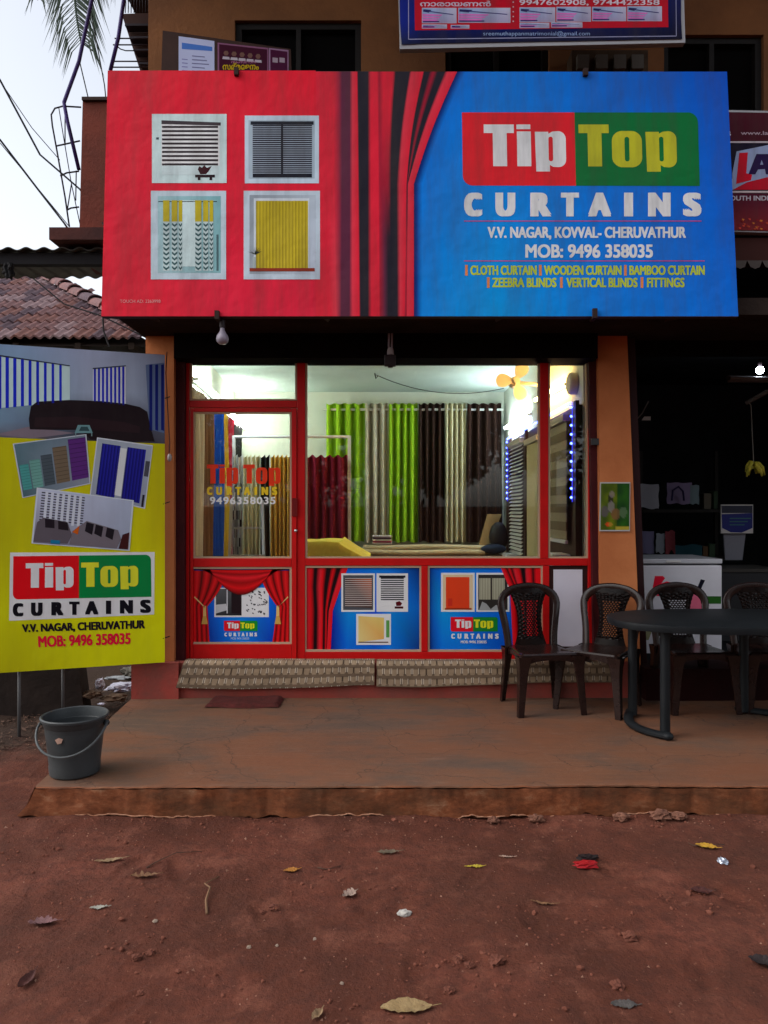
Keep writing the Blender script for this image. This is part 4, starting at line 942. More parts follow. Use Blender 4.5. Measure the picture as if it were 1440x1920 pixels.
back(876, 940, 4, BRN, 'dark brown curtain at the right end of the back wall rod', 6, .05)
q = MB(); q.tube([PT(606, 768, 9.83), PT(944, 768, 9.83)], .016, 8); solo('curtain_rod', q, mat('white_rod', (.7, .7, .68), .3), 'long white rod across the back wall carrying the green and brown curtains', 'curtain rod', 'curtain rods')
# left wall curtains
def lwx(Y): return -1.75-.25*(Y-5.98)/4.02
def left(Y0, Y1, folds, m, lab, seed, z1=2.70, z0=.75, off=.10, pattern=None): curtain((lwx(Y0)+off, Y0), (lwx(Y1)+off, Y1), z1, z0, folds, .035, m, lab, seed=seed, pattern=pattern)
left(6.60, 7.04, 3, fab('off_white_cloth', (.66, .62, .52)), 'off white curtain nearest the glass on the left wall', 11)
left(7.08, 7.66, 4, fab('mid_brown_cloth', (.17, .085, .045)), 'mid brown curtain on the left wall beside the blue one', 12)
left(7.70, 8.26, 4, fab('royal_blue_cloth', (.006, .07, .48)), 'royal blue curtain on the left wall', 13)
left(8.30, 8.65, 3, fab('amber_cloth', (.68, .40, .035)), 'amber yellow curtain between the blue and crimson ones on the left wall', 14)
left(8.68, 9.22, 4, fab('crimson_cloth', (.42, .012, .04)), 'crimson curtain on the left wall near the back corner', 15)
left(9.26, 9.84, 3, fab('black_cloth', (.014, .014, .016)), 'black curtain in the back left corner', 16)
q = MB(); q.tube([(lwx(6.6)+.10, 6.6, 2.68), (lwx(9.9)+.10, 9.9, 2.68)], .014, 8); solo('curtain_rod', q, MATS['white_rod'], 'white rod along the left wall above the blue and crimson curtains', 'curtain rod', 'curtain rods')
# display rack with its own curtains
YR = 8.2
rk = thing('display_rack', 'white metal display rack standing in the room behind the door', 'display rack', (X(655, YR), YR, .45))
q = MB(); q.tube([PT(438, 819, YR), PT(655, 819, YR)], .016, 8); part('top_bar', q, WHITEP, rk, True)
q = MB(); q.box((X(652, YR), YR-.015, .45), (X(658, YR), YR+.02, Z(817, YR))); part('post', q, WHITEP, rk)
q = MB(); q.box((X(436, YR), YR-.015, .45), (X(441, YR), YR+.02, Z(817, YR))); part('post', q, WHITEP, rk)
q = MB(); q.tube([PT(440, 862, YR), PT(652, 862, YR)], .012, 8); part('rod', q, MATS['white_rod'], rk, True)
def rack(x0, x1, folds, m, lab, seed, pattern=None, zb=.62, amp=.032, fl=0.):
    curtain((X(x0, YR-.06), YR-.06), (X(x1, YR-.06), YR-.06), Z(856, YR), zb, folds, amp, m, lab, group='curtains on the display rack', seed=seed, pattern=pattern, flare=fl)
def leafy(u, v):
    a = noise.noise((u*9, v*26, 4)); return (.02, .02, .025) if a > .22 else ((.30, .02, .05) if a < -.45 else (.66, .66, .66))
rack(437, 455, 2, TEXTILE, 'white curtain with black leaf print on the display rack', 21, leafy)
rack(456, 487, 4, CRM, 'pale cream curtain on the display rack beside the leaf print', 22)
rack(488, 506, 2, MATS['black_cloth'], 'black curtain on the display rack between cream and mustard', 23)
rack(507, 562, 7, fab('mustard_cloth', (.60, .36, .08)), 'mustard curtain on the display rack behind the door edge', 24)
rack(573, 652, 5, fab('maroon_cloth', (.17, .008, .026)), 'maroon curtain on the right end of the display rack', 25, zb=1.0)
# counter with yellow cloth, cloth table along the back
ct = thing('draped_counter', 'counter under a bright yellow cloth behind the main pane', 'counter', (-.6, 7.0, .45))
q = MB(); q.box((-.80, 6.93, .45), (-.42, 7.5, 1.29)); part('counter_body', q, mat('brown_plywood', (.16, .08, .04), .6), ct)
def cl(u, v):
    x = -.84+u*.71; y = 7.56-v*.86; z = 1.315
    if x > -.40: z -= (x+.40)*.62+.02*math.sin(y*14)
    if v > .80: y = 7.56-.80*.86-(v-.80)*.12; z -= (v-.80)/.2*.42
    return x, y, z+.012*noise.noise((x*5, y*5, 0))+.01*abs(math.sin(x*7+y*4))
q = MB(); q.grid(cl, 40, 30); part('yellow_cloth', q, fab('yellow_plastic_cloth', (.82, .70, .12), (.76, .62, .09), .45), ct, True)
tb = thing('cloth_table', 'long table piled with flat beige cloth below the back wall curtains', 'table', (.6, 9.3, .45))
q = MB(); q.box((-.5, 8.95, 1.02), (1.45, 9.62, 1.06)); part('table_top', q, mat('brown_plywood', (.16, .08, .04), .6), tb)
for x, y in ((-.45, 9.0), (1.4, 9.0), (-.45, 9.55), (1.4, 9.55)):
    q = MB(); q.box((x-.025, y-.025, .45), (x+.025, y+.025, 1.02)); part('leg', q, MATS['brown_plywood'], tb)
bei = fab('beige_roll_cloth', (.50, .42, .27)); 
for k, (x0, x1, y, z, r) in enumerate(((-.3, 1.22, 9.05, 1.095, .035), (-.2, 1.38, 9.19, 1.11, .045), (-.25, 1.3, 9.10, 1.155, .034), (-.1, 1.25, 9.33, 1.10, .04))):
    q = MB(); q.tube([(x0+(x1-x0)*i/8, y+.01*math.sin(i*1.3+k), z+.006*math.cos(i+k)) for i in range(9)], r, 12)
    solo('fabric_roll', q, bei, ('lowest beige fabric roll at the front edge of the back table', 'thick beige fabric roll second from the front of the back table', 'thin beige fabric roll lying on top of the other rolls', 'beige fabric roll furthest back on the table')[k], 'fabric roll', 'fabric rolls on the back table', True)
cols_ = [(.5, .42, .4), (.3, .03, .08), (.5, .46, .42), (.06, .03, .05), (.42, .36, .36)]
ns = ['lowest folded cloth of the small pile, pinkish grey', 'dark pink folded cloth second in the small pile', 'pale folded cloth in the middle of the small pile', 'dark folded cloth fourth in the small pile', 'topmost greyish pink folded cloth of the small pile']
for k in range(5):
    q = MB(); a = .008*(k % 2); q.box((-.145+a, 9.08, 1.193+k*.021), (.10-a, 9.36, 1.212+k*.021)); bevel(solo('folded_cloth', q, fab('folded_cloth_%d' % k, cols_[k]), ns[k], 'folded cloth', 'folded cloths in a small pile'), .007)
q = MB(); q.hexa([(1.18, 9.35, 1.14), (1.30, 9.35, 1.14), (1.30, 9.42, 1.14), (1.18, 9.42, 1.14), (1.32, 9.5, 1.56), (1.50, 9.5, 1.56), (1.50, 9.55, 1.56), (1.32, 9.55, 1.56)]); solo('cardboard_sheet', q, mat('brown_cardboard', (.24, .15, .06), .8), 'brown cardboard leaning in the back right corner', 'cardboard')
q = MB(); q.sphere((1.42, 9.25, 1.28), .17, 12, 8, (.7, .6, 1.1)); o = solo('black_bag', q, mat('black_bag', (.012, .013, .02), .5), 'black bag standing on the table in the right corner', 'bag', smooth=True)
q = MB(); q.sphere((1.33, 9.05, 1.14), .12, 12, 8, (1.3, .7, .5)); solo('blue_cloth_heap', q, fab('dark_blue_cloth', (.02, .035, .07)), 'crumpled dark blue cloth heap beside the black bag', 'cloth', smooth=True)
# step ladder
ld = thing('step_ladder', 'aluminium step ladder standing behind the shop door', 'ladder', (X(463, 6.9), 6.9, .45))
for (a, b) in ((434, 425), (492, 498)):
    q = MB(); p_ = PT(a, 938, 7.05); r_ = Vector((X(b, 6.7), 6.72, .45)); q.hexa([r_+Vector((-.012, -.02, 0)), r_+Vector((.012, -.02, 0)), r_+Vector((.012, .02, 0)), r_+Vector((-.012, .02, 0)), p_+Vector((-.012, -.02, 0)), p_+Vector((.012, -.02, 0)), p_+Vector((.012, .02, 0)), p_+Vector((-.012, .02, 0))]); part('rail', q, STEEL, ld)
for k, y in enumerate((988, 1040)):
    q = MB(); Yk = 6.98-.11*k; q.box((X(435-3*k, Yk), Yk-.03, Z(y+4, Yk)), (X(492+3*k, Yk), Yk+.03, Z(y, Yk))); part('rung', q, STEEL, ld)
for z in (.7, .95):
    q = MB(); q.box((-1.42, 6.76, z), (-1.10, 6.82, z+.02)); part('rung', q, STEEL, ld)
# tube lights: each lamp carries its own glow
def tubelight(a, b, label, colr, strength, r=.016, off=Vector((0, 0, 0))):
    a = Vector(a); b = Vector(b); t = thing('tube_light', label, 'tube light', a, 'tube lights in the curtain shop')
    q = MB(); q.tube([a, b], r, 10); part('glow_tube', q, mat('glow_%s' % label.split()[0], (.9, .9, .9), .5, emit=colr, es=strength), t, True)
    d = (b-a).normalized(); w = off.normalized() if off.length else Vector((0, 0, 1))
    q = MB(); q.tube([a-d*.03+off, b+d*.03+off], .018, 6); part('batten', q, WHITEP, t)
    for p_ in (a, b):
        q = MB(); q.tube([p_-d*.0, p_+off], .014, 6); part('end_cap', q, mat('grey_lamp_cap', (.35, .33, .25), .5), t)
tubelight((lwx(7.0)+.08, 7.0, 2.84), (lwx(8.1)+.08, 8.1, 2.84), 'lit cool tube light high on the left wall seen through the transom', (.93, 1, .90), TUBE, off=Vector((-.05, 0, 0)))
tubelight((-1.80, 8.85, 2.76), (-1.84, 9.9, 2.70), 'second lit white tube light, above the left wall curtains', (.95, 1, .88), TUBE, off=Vector((-.05, 0, .0)))
tubelight((1.55, 8.15, 2.66), (1.55, 9.55, 2.66), 'bluish lit tube light on the right wall above the blind display', (.86, .98, 1), TUBE, off=Vector((.045, 0, 0)))
tubelight((1.55, 6.45, 2.70), (1.55, 7.65, 2.74), 'warm yellow lit tube light on the right wall near the front', (1, .58, .18), TUBE*1.4, off=Vector((.045, 0, 0)))
# wall fan
fn_ = thing('wall_fan', 'small three bladed fan on a wall arm, lit orange beside the tube light', 'fan', PT(1010, 716, 7.3))
Yf = 7.3; hub = PT(967, 714, Yf)
FANM = mat('cream_fan_plastic', (.58, .46, .32), .5)
for k, a in enumerate((62, 178, 290)):
    dx, dz = math.cos(R(a)), math.sin(R(a)); pts = []
    for i in range(14):
        t = 2*math.pi*i/14; l = .112+.082*math.cos(t); w = .084*math.sin(t)*(.75+.25*math.cos(t))
        pts.append(hub+Vector((dx*l-dz*w, .012*math.sin(t), dz*l+dx*w)))
    q = MB(); bkp = [p_+Vector((0, .006, 0)) for p_ in pts]; n_ = len(pts); q.add(pts+bkp, [tuple(range(n_)), tuple(reversed(range(n_, 2*n_)))]+[(i, n_+i, n_+(i+1) % n_, (i+1) % n_) for i in range(n_)])
    part('blade', q, FANM, fn_)
q = MB(); q.tube([hub+Vector((0, -.03, 0)), hub+Vector((0, .03, 0))], .028, 14); part('hub', q, FANM, fn_, 40)
q = MB(); q.tube([hub+Vector((0, .03, 0)), hub+Vector((0, .15, 0))], .05, 14); part('motor', q, FANM, fn_, 40)
q = MB(); q.tube([hub+Vector((.03, .11, 0)), (1.60, Yf+.12, hub.z-.02)], .018, 8); part('arm', q, FANM, fn_, True)
q = MB(); q.tube([(1.55, Yf+.12, hub.z-.02), (1.56, Yf+.12, hub.z-.26)], .02, 8); part('bracket', q, FANM, fn_, True)
ck = thing('wall_clock', 'round pale wall clock seen edge on at the front of the right wall', 'clock', (1.6, 6.24, 2.67))
q = MB(); q.tube([(1.545, 6.24, 2.67), (1.60, 6.24, 2.67)], .092, 24); part('case', q, mat('cream_clock_case', (.74, .62, .46), .5), ck, 40)
q = MB(); q.tube([(1.538, 6.24, 2.67), (1.5445, 6.24, 2.67)], .078, 24); part('face', q, mat('pale_clock_face', (.78, .70, .55), .5), ck, 40)
# blind display on the right wall
bd = thing('blind_display', 'dark brown display board with sample blinds on the right wall', 'display board', (1.6, 7.8, .45))
q = MB(); q.box((1.575, 6.05, .5), (1.606, 9.62, 2.47)); part('board', q, mat('dark_brown_board', (.035, .010, .008), .5), bd)
for (y0, y1) in ((6.02, 6.09), (7.12, 7.2), (8.16, 8.24), (9.2, 9.28)):
    q = MB(); q.box((1.545, y0, .5), (1.5745, y1, 2.50)); part('upright', q, mat('dark_brown_board', (.035, .010, .008), .5), bd)
def blind(name, y0, y1, z1, z0, kind, label):
    t = thing(name, label, 'window blind', (1.56, (y0+y1)/2, z1), 'sample blinds on the right wall')
    q = MB(); q.box((1.50, y0, z1), (1.565, y1, z1+.06)); bevel(part('head_rail', q, mat('beige_head_rail', (.42, .34, .26), .4), t), .004)
    if kind == 'zebra':
        n = 13; h = (z1-z0)/n; sm = {}
        for k in range(n):
            q = MB(); q.box((1.535-.004*(k % 2), y0+.02, z1-(k+1)*h+.0005), (1.54, y1-.02, z1-k*h))
            part('fabric_band', q, fab('taupe_band', (.16, .12, .075)) if k % 2 else fab('sheer_band', (.30, .25, .17)), t)
        q = MB(); q.box((1.52, y0+.01, z0-.03), (1.545, y1-.01, z0-.001)); part('bottom_rail', q, WHITEP, t)
    elif kind == 'venetian':
        n = 30; h = (z1-z0)/n; me = None
        for k in range(n):
            z = z1-(k+.5)*h
            if me is None:
                q = MB(); q.hexa([(1.520, y0+.02, -.013), (1.524, y0+.02, -.014), (1.524, y1-.02, -.014), (1.520, y1-.02, -.013), (1.546, y0+.02, .012), (1.550, y0+.02, .011), (1.550, y1-.02, .011), (1.546, y1-.02, .012)]); me = q.mesh('slat')
            o = part('slat', me, fab('white_slat', (.62, .60, .58), (.58, .56, .54), .4), t); o.location.z += z
    else:
        q = MB(); q.box((1.53, y0+.02, z0), (1.533, y1-.02, z1)); part('fabric_sheet', q, fab('beige_blind', (.42, .34, .18)), t)
        q = MB(); q.tube([(1.53, y0+.02, z0), (1.53, y1-.02, z0)], .01, 8); part('bottom_rail', q, WHITEP, t)
blind('zebra_blind', 6.26, 7.02, 2.36, 1.36, 'zebra', 'taupe zebra blind nearest the glass on the right wall')
blind('roller_blind', 7.35, 8.02, 2.30, .95, 'roller', 'plain beige roller blind between the zebra and the slatted blind')
blind('venetian_blind', 8.28, 9.12, 2.36, 1.10, 'venetian', 'dark framed blind with many white slats near the back corner')
for k, (y, z) in enumerate(((6.45, 1.12), (8.8, .98))):
    q = MB(); q.box((1.42, y-.16, z-.14), (1.572, y+.16, z+.12)); bevel(solo('white_box', q, WHITEP, ('white box under the zebra blind', 'white box under the slatted blind')[k], 'box', 'white boxes below the blinds'), .006)
# string of blue lights
LEDM = mat('blue_led', (.1, .1, .9), .4, emit=(.06, .10, 1.0), es=9)
ls = thing('light_string', 'string of tiny blue lights framing the blind display', 'string lights', (1.54, 6.12, 2.5))
path = [Vector((1.538, 6.1, 1.68)), Vector((1.538, 6.1, 2.49)), Vector((1.538, 9.3, 2.49)), Vector((1.538, 9.3, 1.72))]
q = MB(); q.tube(path, .004, 6); part('wire', q, mat('blue_wire', (.03, .03, .30), .4, emit=(.05, .05, 1), es=.6), ls)
q = MB(); q.sphere((0, 0, 0), .0105, 8, 6); me = q.mesh('led')
for a, b in zip(path, path[1:]):
    L = (b-a).length; n_ = int(L/.068)
    for k in range(n_):
        o = part('led', me, LEDM, ls); o.location = Vector(o.location)+a+(b-a)*((k+.5)/n_)+Vector((-.008, 0, 0))
# wire swagging below the ceiling
q = MB(); A0, A1 = PT(703, 702, 8.6), PT(945, 728, 8.2); pts = []
q.tube([A0.lerp(A1, i/14)+Vector((0, 0, -.14*4*(i/14)*(1-i/14)*.9)) for i in range(15)], .004, 6); solo('ceiling_wire', q, WIRE, 'thin black wire sagging under the shop ceiling towards the fan', 'wire')
q = MB(); q.tube([Vector((A0.x, A0.y, 3.188)), A0, A0+Vector((.012, 0, -.05)), A0+Vector((.03, 0, -.02))], .008, 6); solo('ceiling_hook', q, WIRE, 'small black ceiling hook holding the end of the sagging wire', 'hook')
q = MB(); q.box((lwx(7.25)+.005, 7.20, 1.50), (lwx(7.25)+.04, 7.32, 1.64)); solo('socket_box', q, mat('cream_socket', (.5, .42, .3), .5), 'cream electric socket on the left wall seen through the door', 'socket')

# ================================================================== rugs on the step, door mat
def rug(x0, x1, z1, z0, label, seed, y=5.69, skewl=0.):
    nu = int((x1-x0)/.0062); L = .10; tot = L+(z1-z0); nv = int(tot/.0062)
    def fn(u, v):
        s = v*tot; x = x0+(x1-x0)*u
        w = .006*math.sin(x*11+seed)+.004*noise.noise((x*4, s*8, seed))
        if s < L: return x, y+.015+(L-s)*.9, z1+.012+.002*noise.noise((x*8, s*8, seed))
        t = (s-L)/(tot-L); xx = x-skewl*t*(1-u)*.9
        sag = .018*math.sin(x*2.4+seed)*t
        return xx, y-.006-.012*math.sin(min(1, t*6)*math.pi/2)-w*t-.01*t, z1+.006-(z1-z0)*t+sag
    def pat(u, v):
        a = u*(x1-x0)/.054; b = v*tot/.068; i = int(b); fa = abs((a+.5*(i % 2)) % 1-.5); fb = b % 1
        n_ = 1+.22*noise.noise((u*40, v*9, seed)); k_ = lambda c: tuple(q_*n_ for q_ in c)
        lt, md, dk, wh = (.33, .235, .15), (.17, .115, .075), (.085, .055, .036), (.58, .48, .37)
        ed = .36-.10*max(0, (fb-.5)/.25)**2
        if .10 < fb < .74 and fa < ed: return k_(lt)
        if fa > ed and fa < ed+.075 and .05 < fb < .6: return k_(wh)
        if fa > .42 and fb < .62: return k_(dk)
        return k_(md)
    q = MB(); q.grid(fn, nu*1, nv, pat)
    solo('rug', q, TEXTILE, label, 'rug', 'patterned rugs hung over the shop step', True, colour=True)
rug(X(345, 5.69), X(702, 5.69), .45, Z(1288, 5.68), 'left brown and cream patterned rug over the step, its left corner flared', 1.0, skewl=.06)
rug(X(706, 5.69), X(1150, 5.69), .445, Z(1284, 5.69), 'right brown and cream patterned rug over the step, behind the chairs', 4.3, y=5.695)
def matfn(u, v):
    x = X(383, 5.4)+u*(X(523, 5.4)-X(383, 5.4)); y = 5.66-v*.26
    return x+.01*noise.noise((v*5, 0, 3)), y+.01*math.sin(u*9), SL+.028+.01*noise.noise((x*7, y*7, 1))-(.022 if (u in (0, 1) or v in (0, 1)) else 0)
q = MB(); q.grid(matfn, 24, 12); solo('doormat', q, mat('dark_red_mat', (.10, .018, .016), .95, (.06, .015, .012), 30, .6, 120), 'small dark red doormat on the slab in front of the shop door', 'doormat', smooth=True)

# ================================================================== poster on the right pillar
q = MB(); frontbox(q, 1125, 904, 1182, 996, 5.735, .004, 1123.5, 1181); pp = thing('pillar_poster', 'green nature poster with a white border pasted on the right pillar', 'poster', PT(1153, 996, 5.735)); part('paper', q, mat('white_paper', (.5, .48, .46), .7), pp)
P = Print((0, 5.734, 0), (0, -1, 0), 1.0)
nx_, ny_ = 22, 34; rows = []; cc = []
def pcol(u, v):
    a = noise.noise((u*4, v*5, 1)); g = (62+30*a, 74+26*a, 14)
    if u > .55: g = (24+14*a, 58+22*a, 18)
    for (cu, cv, ru, rv, c) in ((.34, .33, .10, .09, (28, 26, 24)), (.38, .24, .09, .07, (104, 92, 96)), (.36, .50, .12, .12, (104, 96, 100)), (.14, .60, .14, .12, (70, 62, 76)), (.52, .66, .16, .12, (96, 62, 44)), (.78, .62, .14, .12, (70, 84, 64)), (.24, .88, .06, .05, (190, 42, 20)), (.34, .88, .08, .05, (150, 100, 40))):
        if ((u-cu)/ru)**2+((v-cv)/rv)**2 < 1: g = tuple(.75*c[i]+.25*g[i] for i in range(3))
    if v > .93 and u > .5: g = (132, 118, 40)
    return g
for j in range(ny_+1):
    v = j/ny_; rows.append((906.5+v*87, [1127-1*v+u/nx_*(53.5) for u in range(nx_+1)])); cc.append([pcol(u/nx_, v) for u in range(nx_+1)])
P.cols(rows, cc, 1); part('printed_face', P.mb, VINYL2, pp, colour=True)

# ================================================================== neighbouring shop on the right
N = thing('neighbour_shop', 'dark open fronted neighbouring shop on the right', 'building', (3.5, 5.9, 0))
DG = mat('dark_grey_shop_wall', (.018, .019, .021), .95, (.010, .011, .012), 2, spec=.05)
q = MB(); q.box((1.97, 5.62, -.05), (6, 5.95, .42)); part('plinth', q, mat('dark_maroon_plinth', (.022, .005, .005), .9, (.014, .004, .004), 4, spec=.08), N)
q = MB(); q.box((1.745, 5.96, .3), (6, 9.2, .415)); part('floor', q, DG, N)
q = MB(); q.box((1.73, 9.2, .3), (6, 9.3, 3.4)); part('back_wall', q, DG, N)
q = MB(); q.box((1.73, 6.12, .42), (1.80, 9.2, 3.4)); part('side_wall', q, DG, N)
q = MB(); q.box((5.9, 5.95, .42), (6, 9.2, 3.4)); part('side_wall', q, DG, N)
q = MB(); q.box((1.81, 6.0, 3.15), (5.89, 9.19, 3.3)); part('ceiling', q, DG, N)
q = MB(); frontbox(q, 1173.5, 560, 1188, 1262, 5.82, .12, 1202.5, 1214 ); part('door_guide', q, mat('very_dark_maroon', (.03, .006, .007), .6), N)
q = MB(); q.box((X(1190, 5.86), 5.9, Z(662, 5.86)), (6, 6.0, 3.14)); part('lintel', q, BLACKW, N)
q = MB(); q.box((2.46, 5.50, 3.45), (6, 5.66, 3.62)); part('fascia', q, mat('dark_reddish_fascia', (.06, .016, .012), .8), N)
q = MB()
for k in range(16):
    x = 2.45+k*.11; q.add([(x, 5.49, 3.45), (x+.11, 5.49, 3.45), (x+.09, 5.48, 3.40), (x+.055, 5.48, 3.385), (x+.02, 5.48, 3.40)], [(0, 1, 2, 3, 4)])
part('scalloped_valance', q, mat('dusty_cloth_valance', (.10, .08, .07), .9), N)
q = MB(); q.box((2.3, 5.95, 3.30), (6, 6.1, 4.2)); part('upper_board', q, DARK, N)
# freezer
YZf = 6.25
fz = thing('chest_freezer', 'white chest freezer with ice cream stickers inside the neighbouring shop', 'freezer', (X(1278, YZf), YZf, .42))
q = MB(); frontbox(q, 1201, 1060, 1354, 1250, YZf, .6); bevel(part('body', q, mat('freezer_white', (.74, .72, .76), .35, (.66, .64, .68), 3), fz), .01)
q = MB(); frontbox(q, 1200, 1048, 1355, 1057, YZf-.01, .62); bevel(part('lid', q, mat('freezer_lid', (.55, .55, .58), .35), fz), .008)
q = MB(); frontbox(q, 1250, 1051, 1277, 1054, YZf-.02, .01); part('handle', q, mat('freezer_handle', (.7, .68, .64), .35), fz)
P = Print((0, YZf-.001, 0), (0, -1, 0), 1.0)
P.poly([(1224, 1100), (1228, 1080), (1243, 1080), (1247, 1084), (1240, 1094), (1250, 1090), (1257, 1092), (1262, 1100), (1240, 1106), (1224, 1104)], (190, 10, 40), 1)
P.poly([(1224, 1112), (1238, 1110), (1240, 1118), (1225, 1117)], (170, 20, 50), 1)
P.poly([(1306, 1106), (1314, 1086), (1322, 1088), (1318, 1096), (1312, 1110)], (12, 12, 26), 1); P.poly([(1292, 1118), (1300, 1110), (1314, 1116), (1316, 1148), (1292, 1150)], (170, 80, 100), 1); P.rect(1314, 1118, 1352, 1132, (30, 72, 24), 1)
P.poly([(1204, 1186), (1210, 1180), (1222, 1184), (1216, 1200), (1206, 1200)], (110, 108, 80), 1)
o = part('printed_stickers', P.mb, VINYL2, fz, colour=True); o['kind'] = 'stuff'
# back shelving, cloths, poster, bananas, lamp
sh = thing('back_shelf', 'dark shelf against the back of the neighbouring shop', 'shelf', (2.9, 8.9, .42))
for y_ in (955, 1046):
    q = MB(); q.box((1.85, 8.2, Z(y_+6, 8.2)), (3.9, 8.7, Z(y_, 8.2))); part('shelf_board', q, mat('dark_shelf', (.02, .018, .016), .7), sh)
for x in (1.86, 3.0, 3.88):
    q = MB(); q.box((x-.02, 8.71, .42), (x+.02, 8.75, 2.3)); part('upright', q, MATS['dark_shelf'], sh)
def hang(x0, y0, x1, y1, c, label, seed):
    Y = 8.1
    def fn(u, v): return X(x0+(x1-x0)*u+2*noise.noise((v*3, seed, 0)), Y), Y-.02+.012*math.sin(u*4+seed), Z(y0+(y1-y0)*v+(4+6*v)*noise.noise((u*2.2, seed, 2)), Y)
    q = MB(); q.grid(fn, 16, 8); solo('hanging_cloth', q, fab('cloth_%d' % seed, c), label, 'cloth', 'cloths in the neighbouring shop', True)
hang(1195, 908, 1233, 953, (.34, .34, .38), 'pale grey cloth hanging left on the upper shelf of the dark shop', 1)
hang(1250, 905, 1296, 944, (.22, .17, .28), 'lilac cloth hanging on the upper shelf of the dark shop', 2)
hang(1288, 910, 1310, 946, (.18, .24, .26), 'pale teal cloth hanging beside the lilac one', 3)
hang(1200, 996, 1226, 1038, (.20, .18, .30), 'lilac cloth on the lower shelf above the freezer', 4)
hang(1228, 1000, 1245, 1036, (.30, .32, .36), 'white cloth on the lower shelf beside the red one', 5)
hang(1246, 996, 1264, 1038, (.24, .05, .06), 'red cloth on the lower shelf above the freezer', 6)
hang(1264, 1022, 1314, 1046, (.02, .07, .09), 'dark teal cloth lying low above the freezer', 7)
pk = random.Random(9)
for k, (x0, x1, c_, lab) in enumerate(((1318, 1328, (.10, .05, .02), 'brown packet on the lower shelf above the freezer'), (1330, 1341, (.03, .06, .03), 'dark green packet beside the brown packet'), (1320, 1334, (.12, .10, .07), 'buff packet on the upper shelf right of the teal cloth'), (1338, 1346, (.08, .02, .02), 'dark red packet at the right end of the upper shelf'))):
    yt_ = (1046, 1046, 955, 955)[k]; q = MB(); frontbox(q, x0, yt_-22-4*k, x1, yt_-.5, 8.35, .12); bevel(solo('packet', q, mat('packet_%s' % lab.split()[0], c_, .6), lab, 'packet', 'packets on the dark shop shelves'), .006)
q = MB(); c = PT(1272, 930, 8.0); q.tube([c+Vector((-.07, 0, -.05)), c+Vector((-.06, 0, .06)), c+Vector((0, 0, .10)), c+Vector((.05, 0, .05)), c+Vector((.06, 0, -.05))], .011, 8); solo('bag_handle_loop', q, mat('dark_purple_strap', (.02, .015, .06), .6), 'dark purple bag strap looped over the lilac cloth', 'strap')
st = thing('blue_notice', 'dark blue notice over a white sheet in the neighbouring shop', 'notice', (X(1385, 7.2), 7.2, .9))
q = MB(); frontbox(q, 1352, 946, 1412, 1000, 7.2, .02); part('board', q, mat('white_paper', (.5, .48, .46), .7), st)
P = Print((0, 7.199, 0), (0, -1, 0), .7); P.rect(1353, 948, 1411, 962, (30, 34, 50), 1); P.poly([(1353, 964), (1411, 962), (1411, 990), (1390, 999), (1370, 998), (1354, 990)], (10, 24, 90), 1)
for k in range(3): P.rect(1368, 971+k*6, 1408-6*k, 973+k*6, (40, 84, 84), 2)
part('printed_face', P.mb, VINYL2, st, colour=True)
q = MB(); frontbox(q, 1357, 1001, 1398, 1050, 7.24, .02, 1360, 1392); part('lower_sheet', q, fab('grey_sheet', (.2, .2, .23)), st)
bn_ = thing('banana_bunch', 'bunch of yellow bananas hanging on a string in the neighbouring shop', 'bananas', PT(1413, 875, 6.6))
top_ = PT(1413, 868, 6.6)
bnr = random.Random(3)
for k in range(11):
    a = R(bnr.uniform(-95, 95)); b_ = bnr.uniform(-.5, .5); L_ = bnr.uniform(.075, .105); t0 = top_+Vector((0, 0, -.02*(k % 3)))
    d = Vector((math.sin(a), b_, 0)); q = MB(); dz = bnr.uniform(-.015, .02)
    q.tube([t0, t0+d*L_*.45+Vector((0, 0, dz)), t0+d*L_*.85+Vector((0, 0, dz-.035)), t0+d*L_+Vector((0, 0, dz-.085))], lambda s_: .008+.012*math.sin(math.pi*min(1, s_*1.0+.12)), 7)
    part('banana', q, mat('ripe_banana', (.62, .50, .05), .5, (.30, .30, .03), 20), bn_, True)
q = MB(); q.tube([top_, PT(1408, 760, 6.6), PT(1402, 752, 6.6)], .004, 6); part('string', q, mat('pale_string', (.2, .2, .18), .8), bn_)
lb = thing('shop_led_lamp', 'glaring white lamp bulb burning in the neighbouring shop', 'light bulb', PT(1425, 693, 7.0))
q = MB(); q.sphere(PT(1425, 694, 7.0), .035, 14, 10); part('globe', q, mat('white_lamp_glow', (.9, .9, .9), .4, emit=(.8, .88, 1), es=45), lb, True)
q = MB(); c = PT(1425, 694, 7.0); q.tube([c+Vector((0, 0, .03)), c+Vector((0, 0, .10))], .018, 10); part('socket', q, mat('dark_bakelite', (.02, .015, .016), .4), lb, True)
q = MB(); q.tube([PT(1368, 709, 6.9), PT(1500, 712, 6.9)], .02, 8); q.box((X(1366, 6.93), 6.93, Z(716, 6.93)), (X(1500, 6.93), 6.97, Z(704, 6.93))); solo('unlit_tube_light', q, mat('dusty_tube', (.16, .17, .17), .5), 'dusty unlit tube light just below the glaring lamp', 'tube light')
q = MB(); q.tube([PT(1400, 755, 6.7), PT(1450, 728, 6.4)], .02, 8); solo('slanting_pipe', q, mat('grey_pipe', (.16, .16, .15), .6), 'slanting grey pipe carrying the banana string in the neighbouring shop', 'pipe')
q = MB(); q.tube([PT(1216, 752, 6.6), PT(1204, 775, 6.6), PT(1192, 788, 6.6)], .006, 6); solo('wall_hook', q, mat('grey_pipe', (.16, .16, .15), .6), 'thin bent hook on the side wall of the neighbouring shop', 'hook')
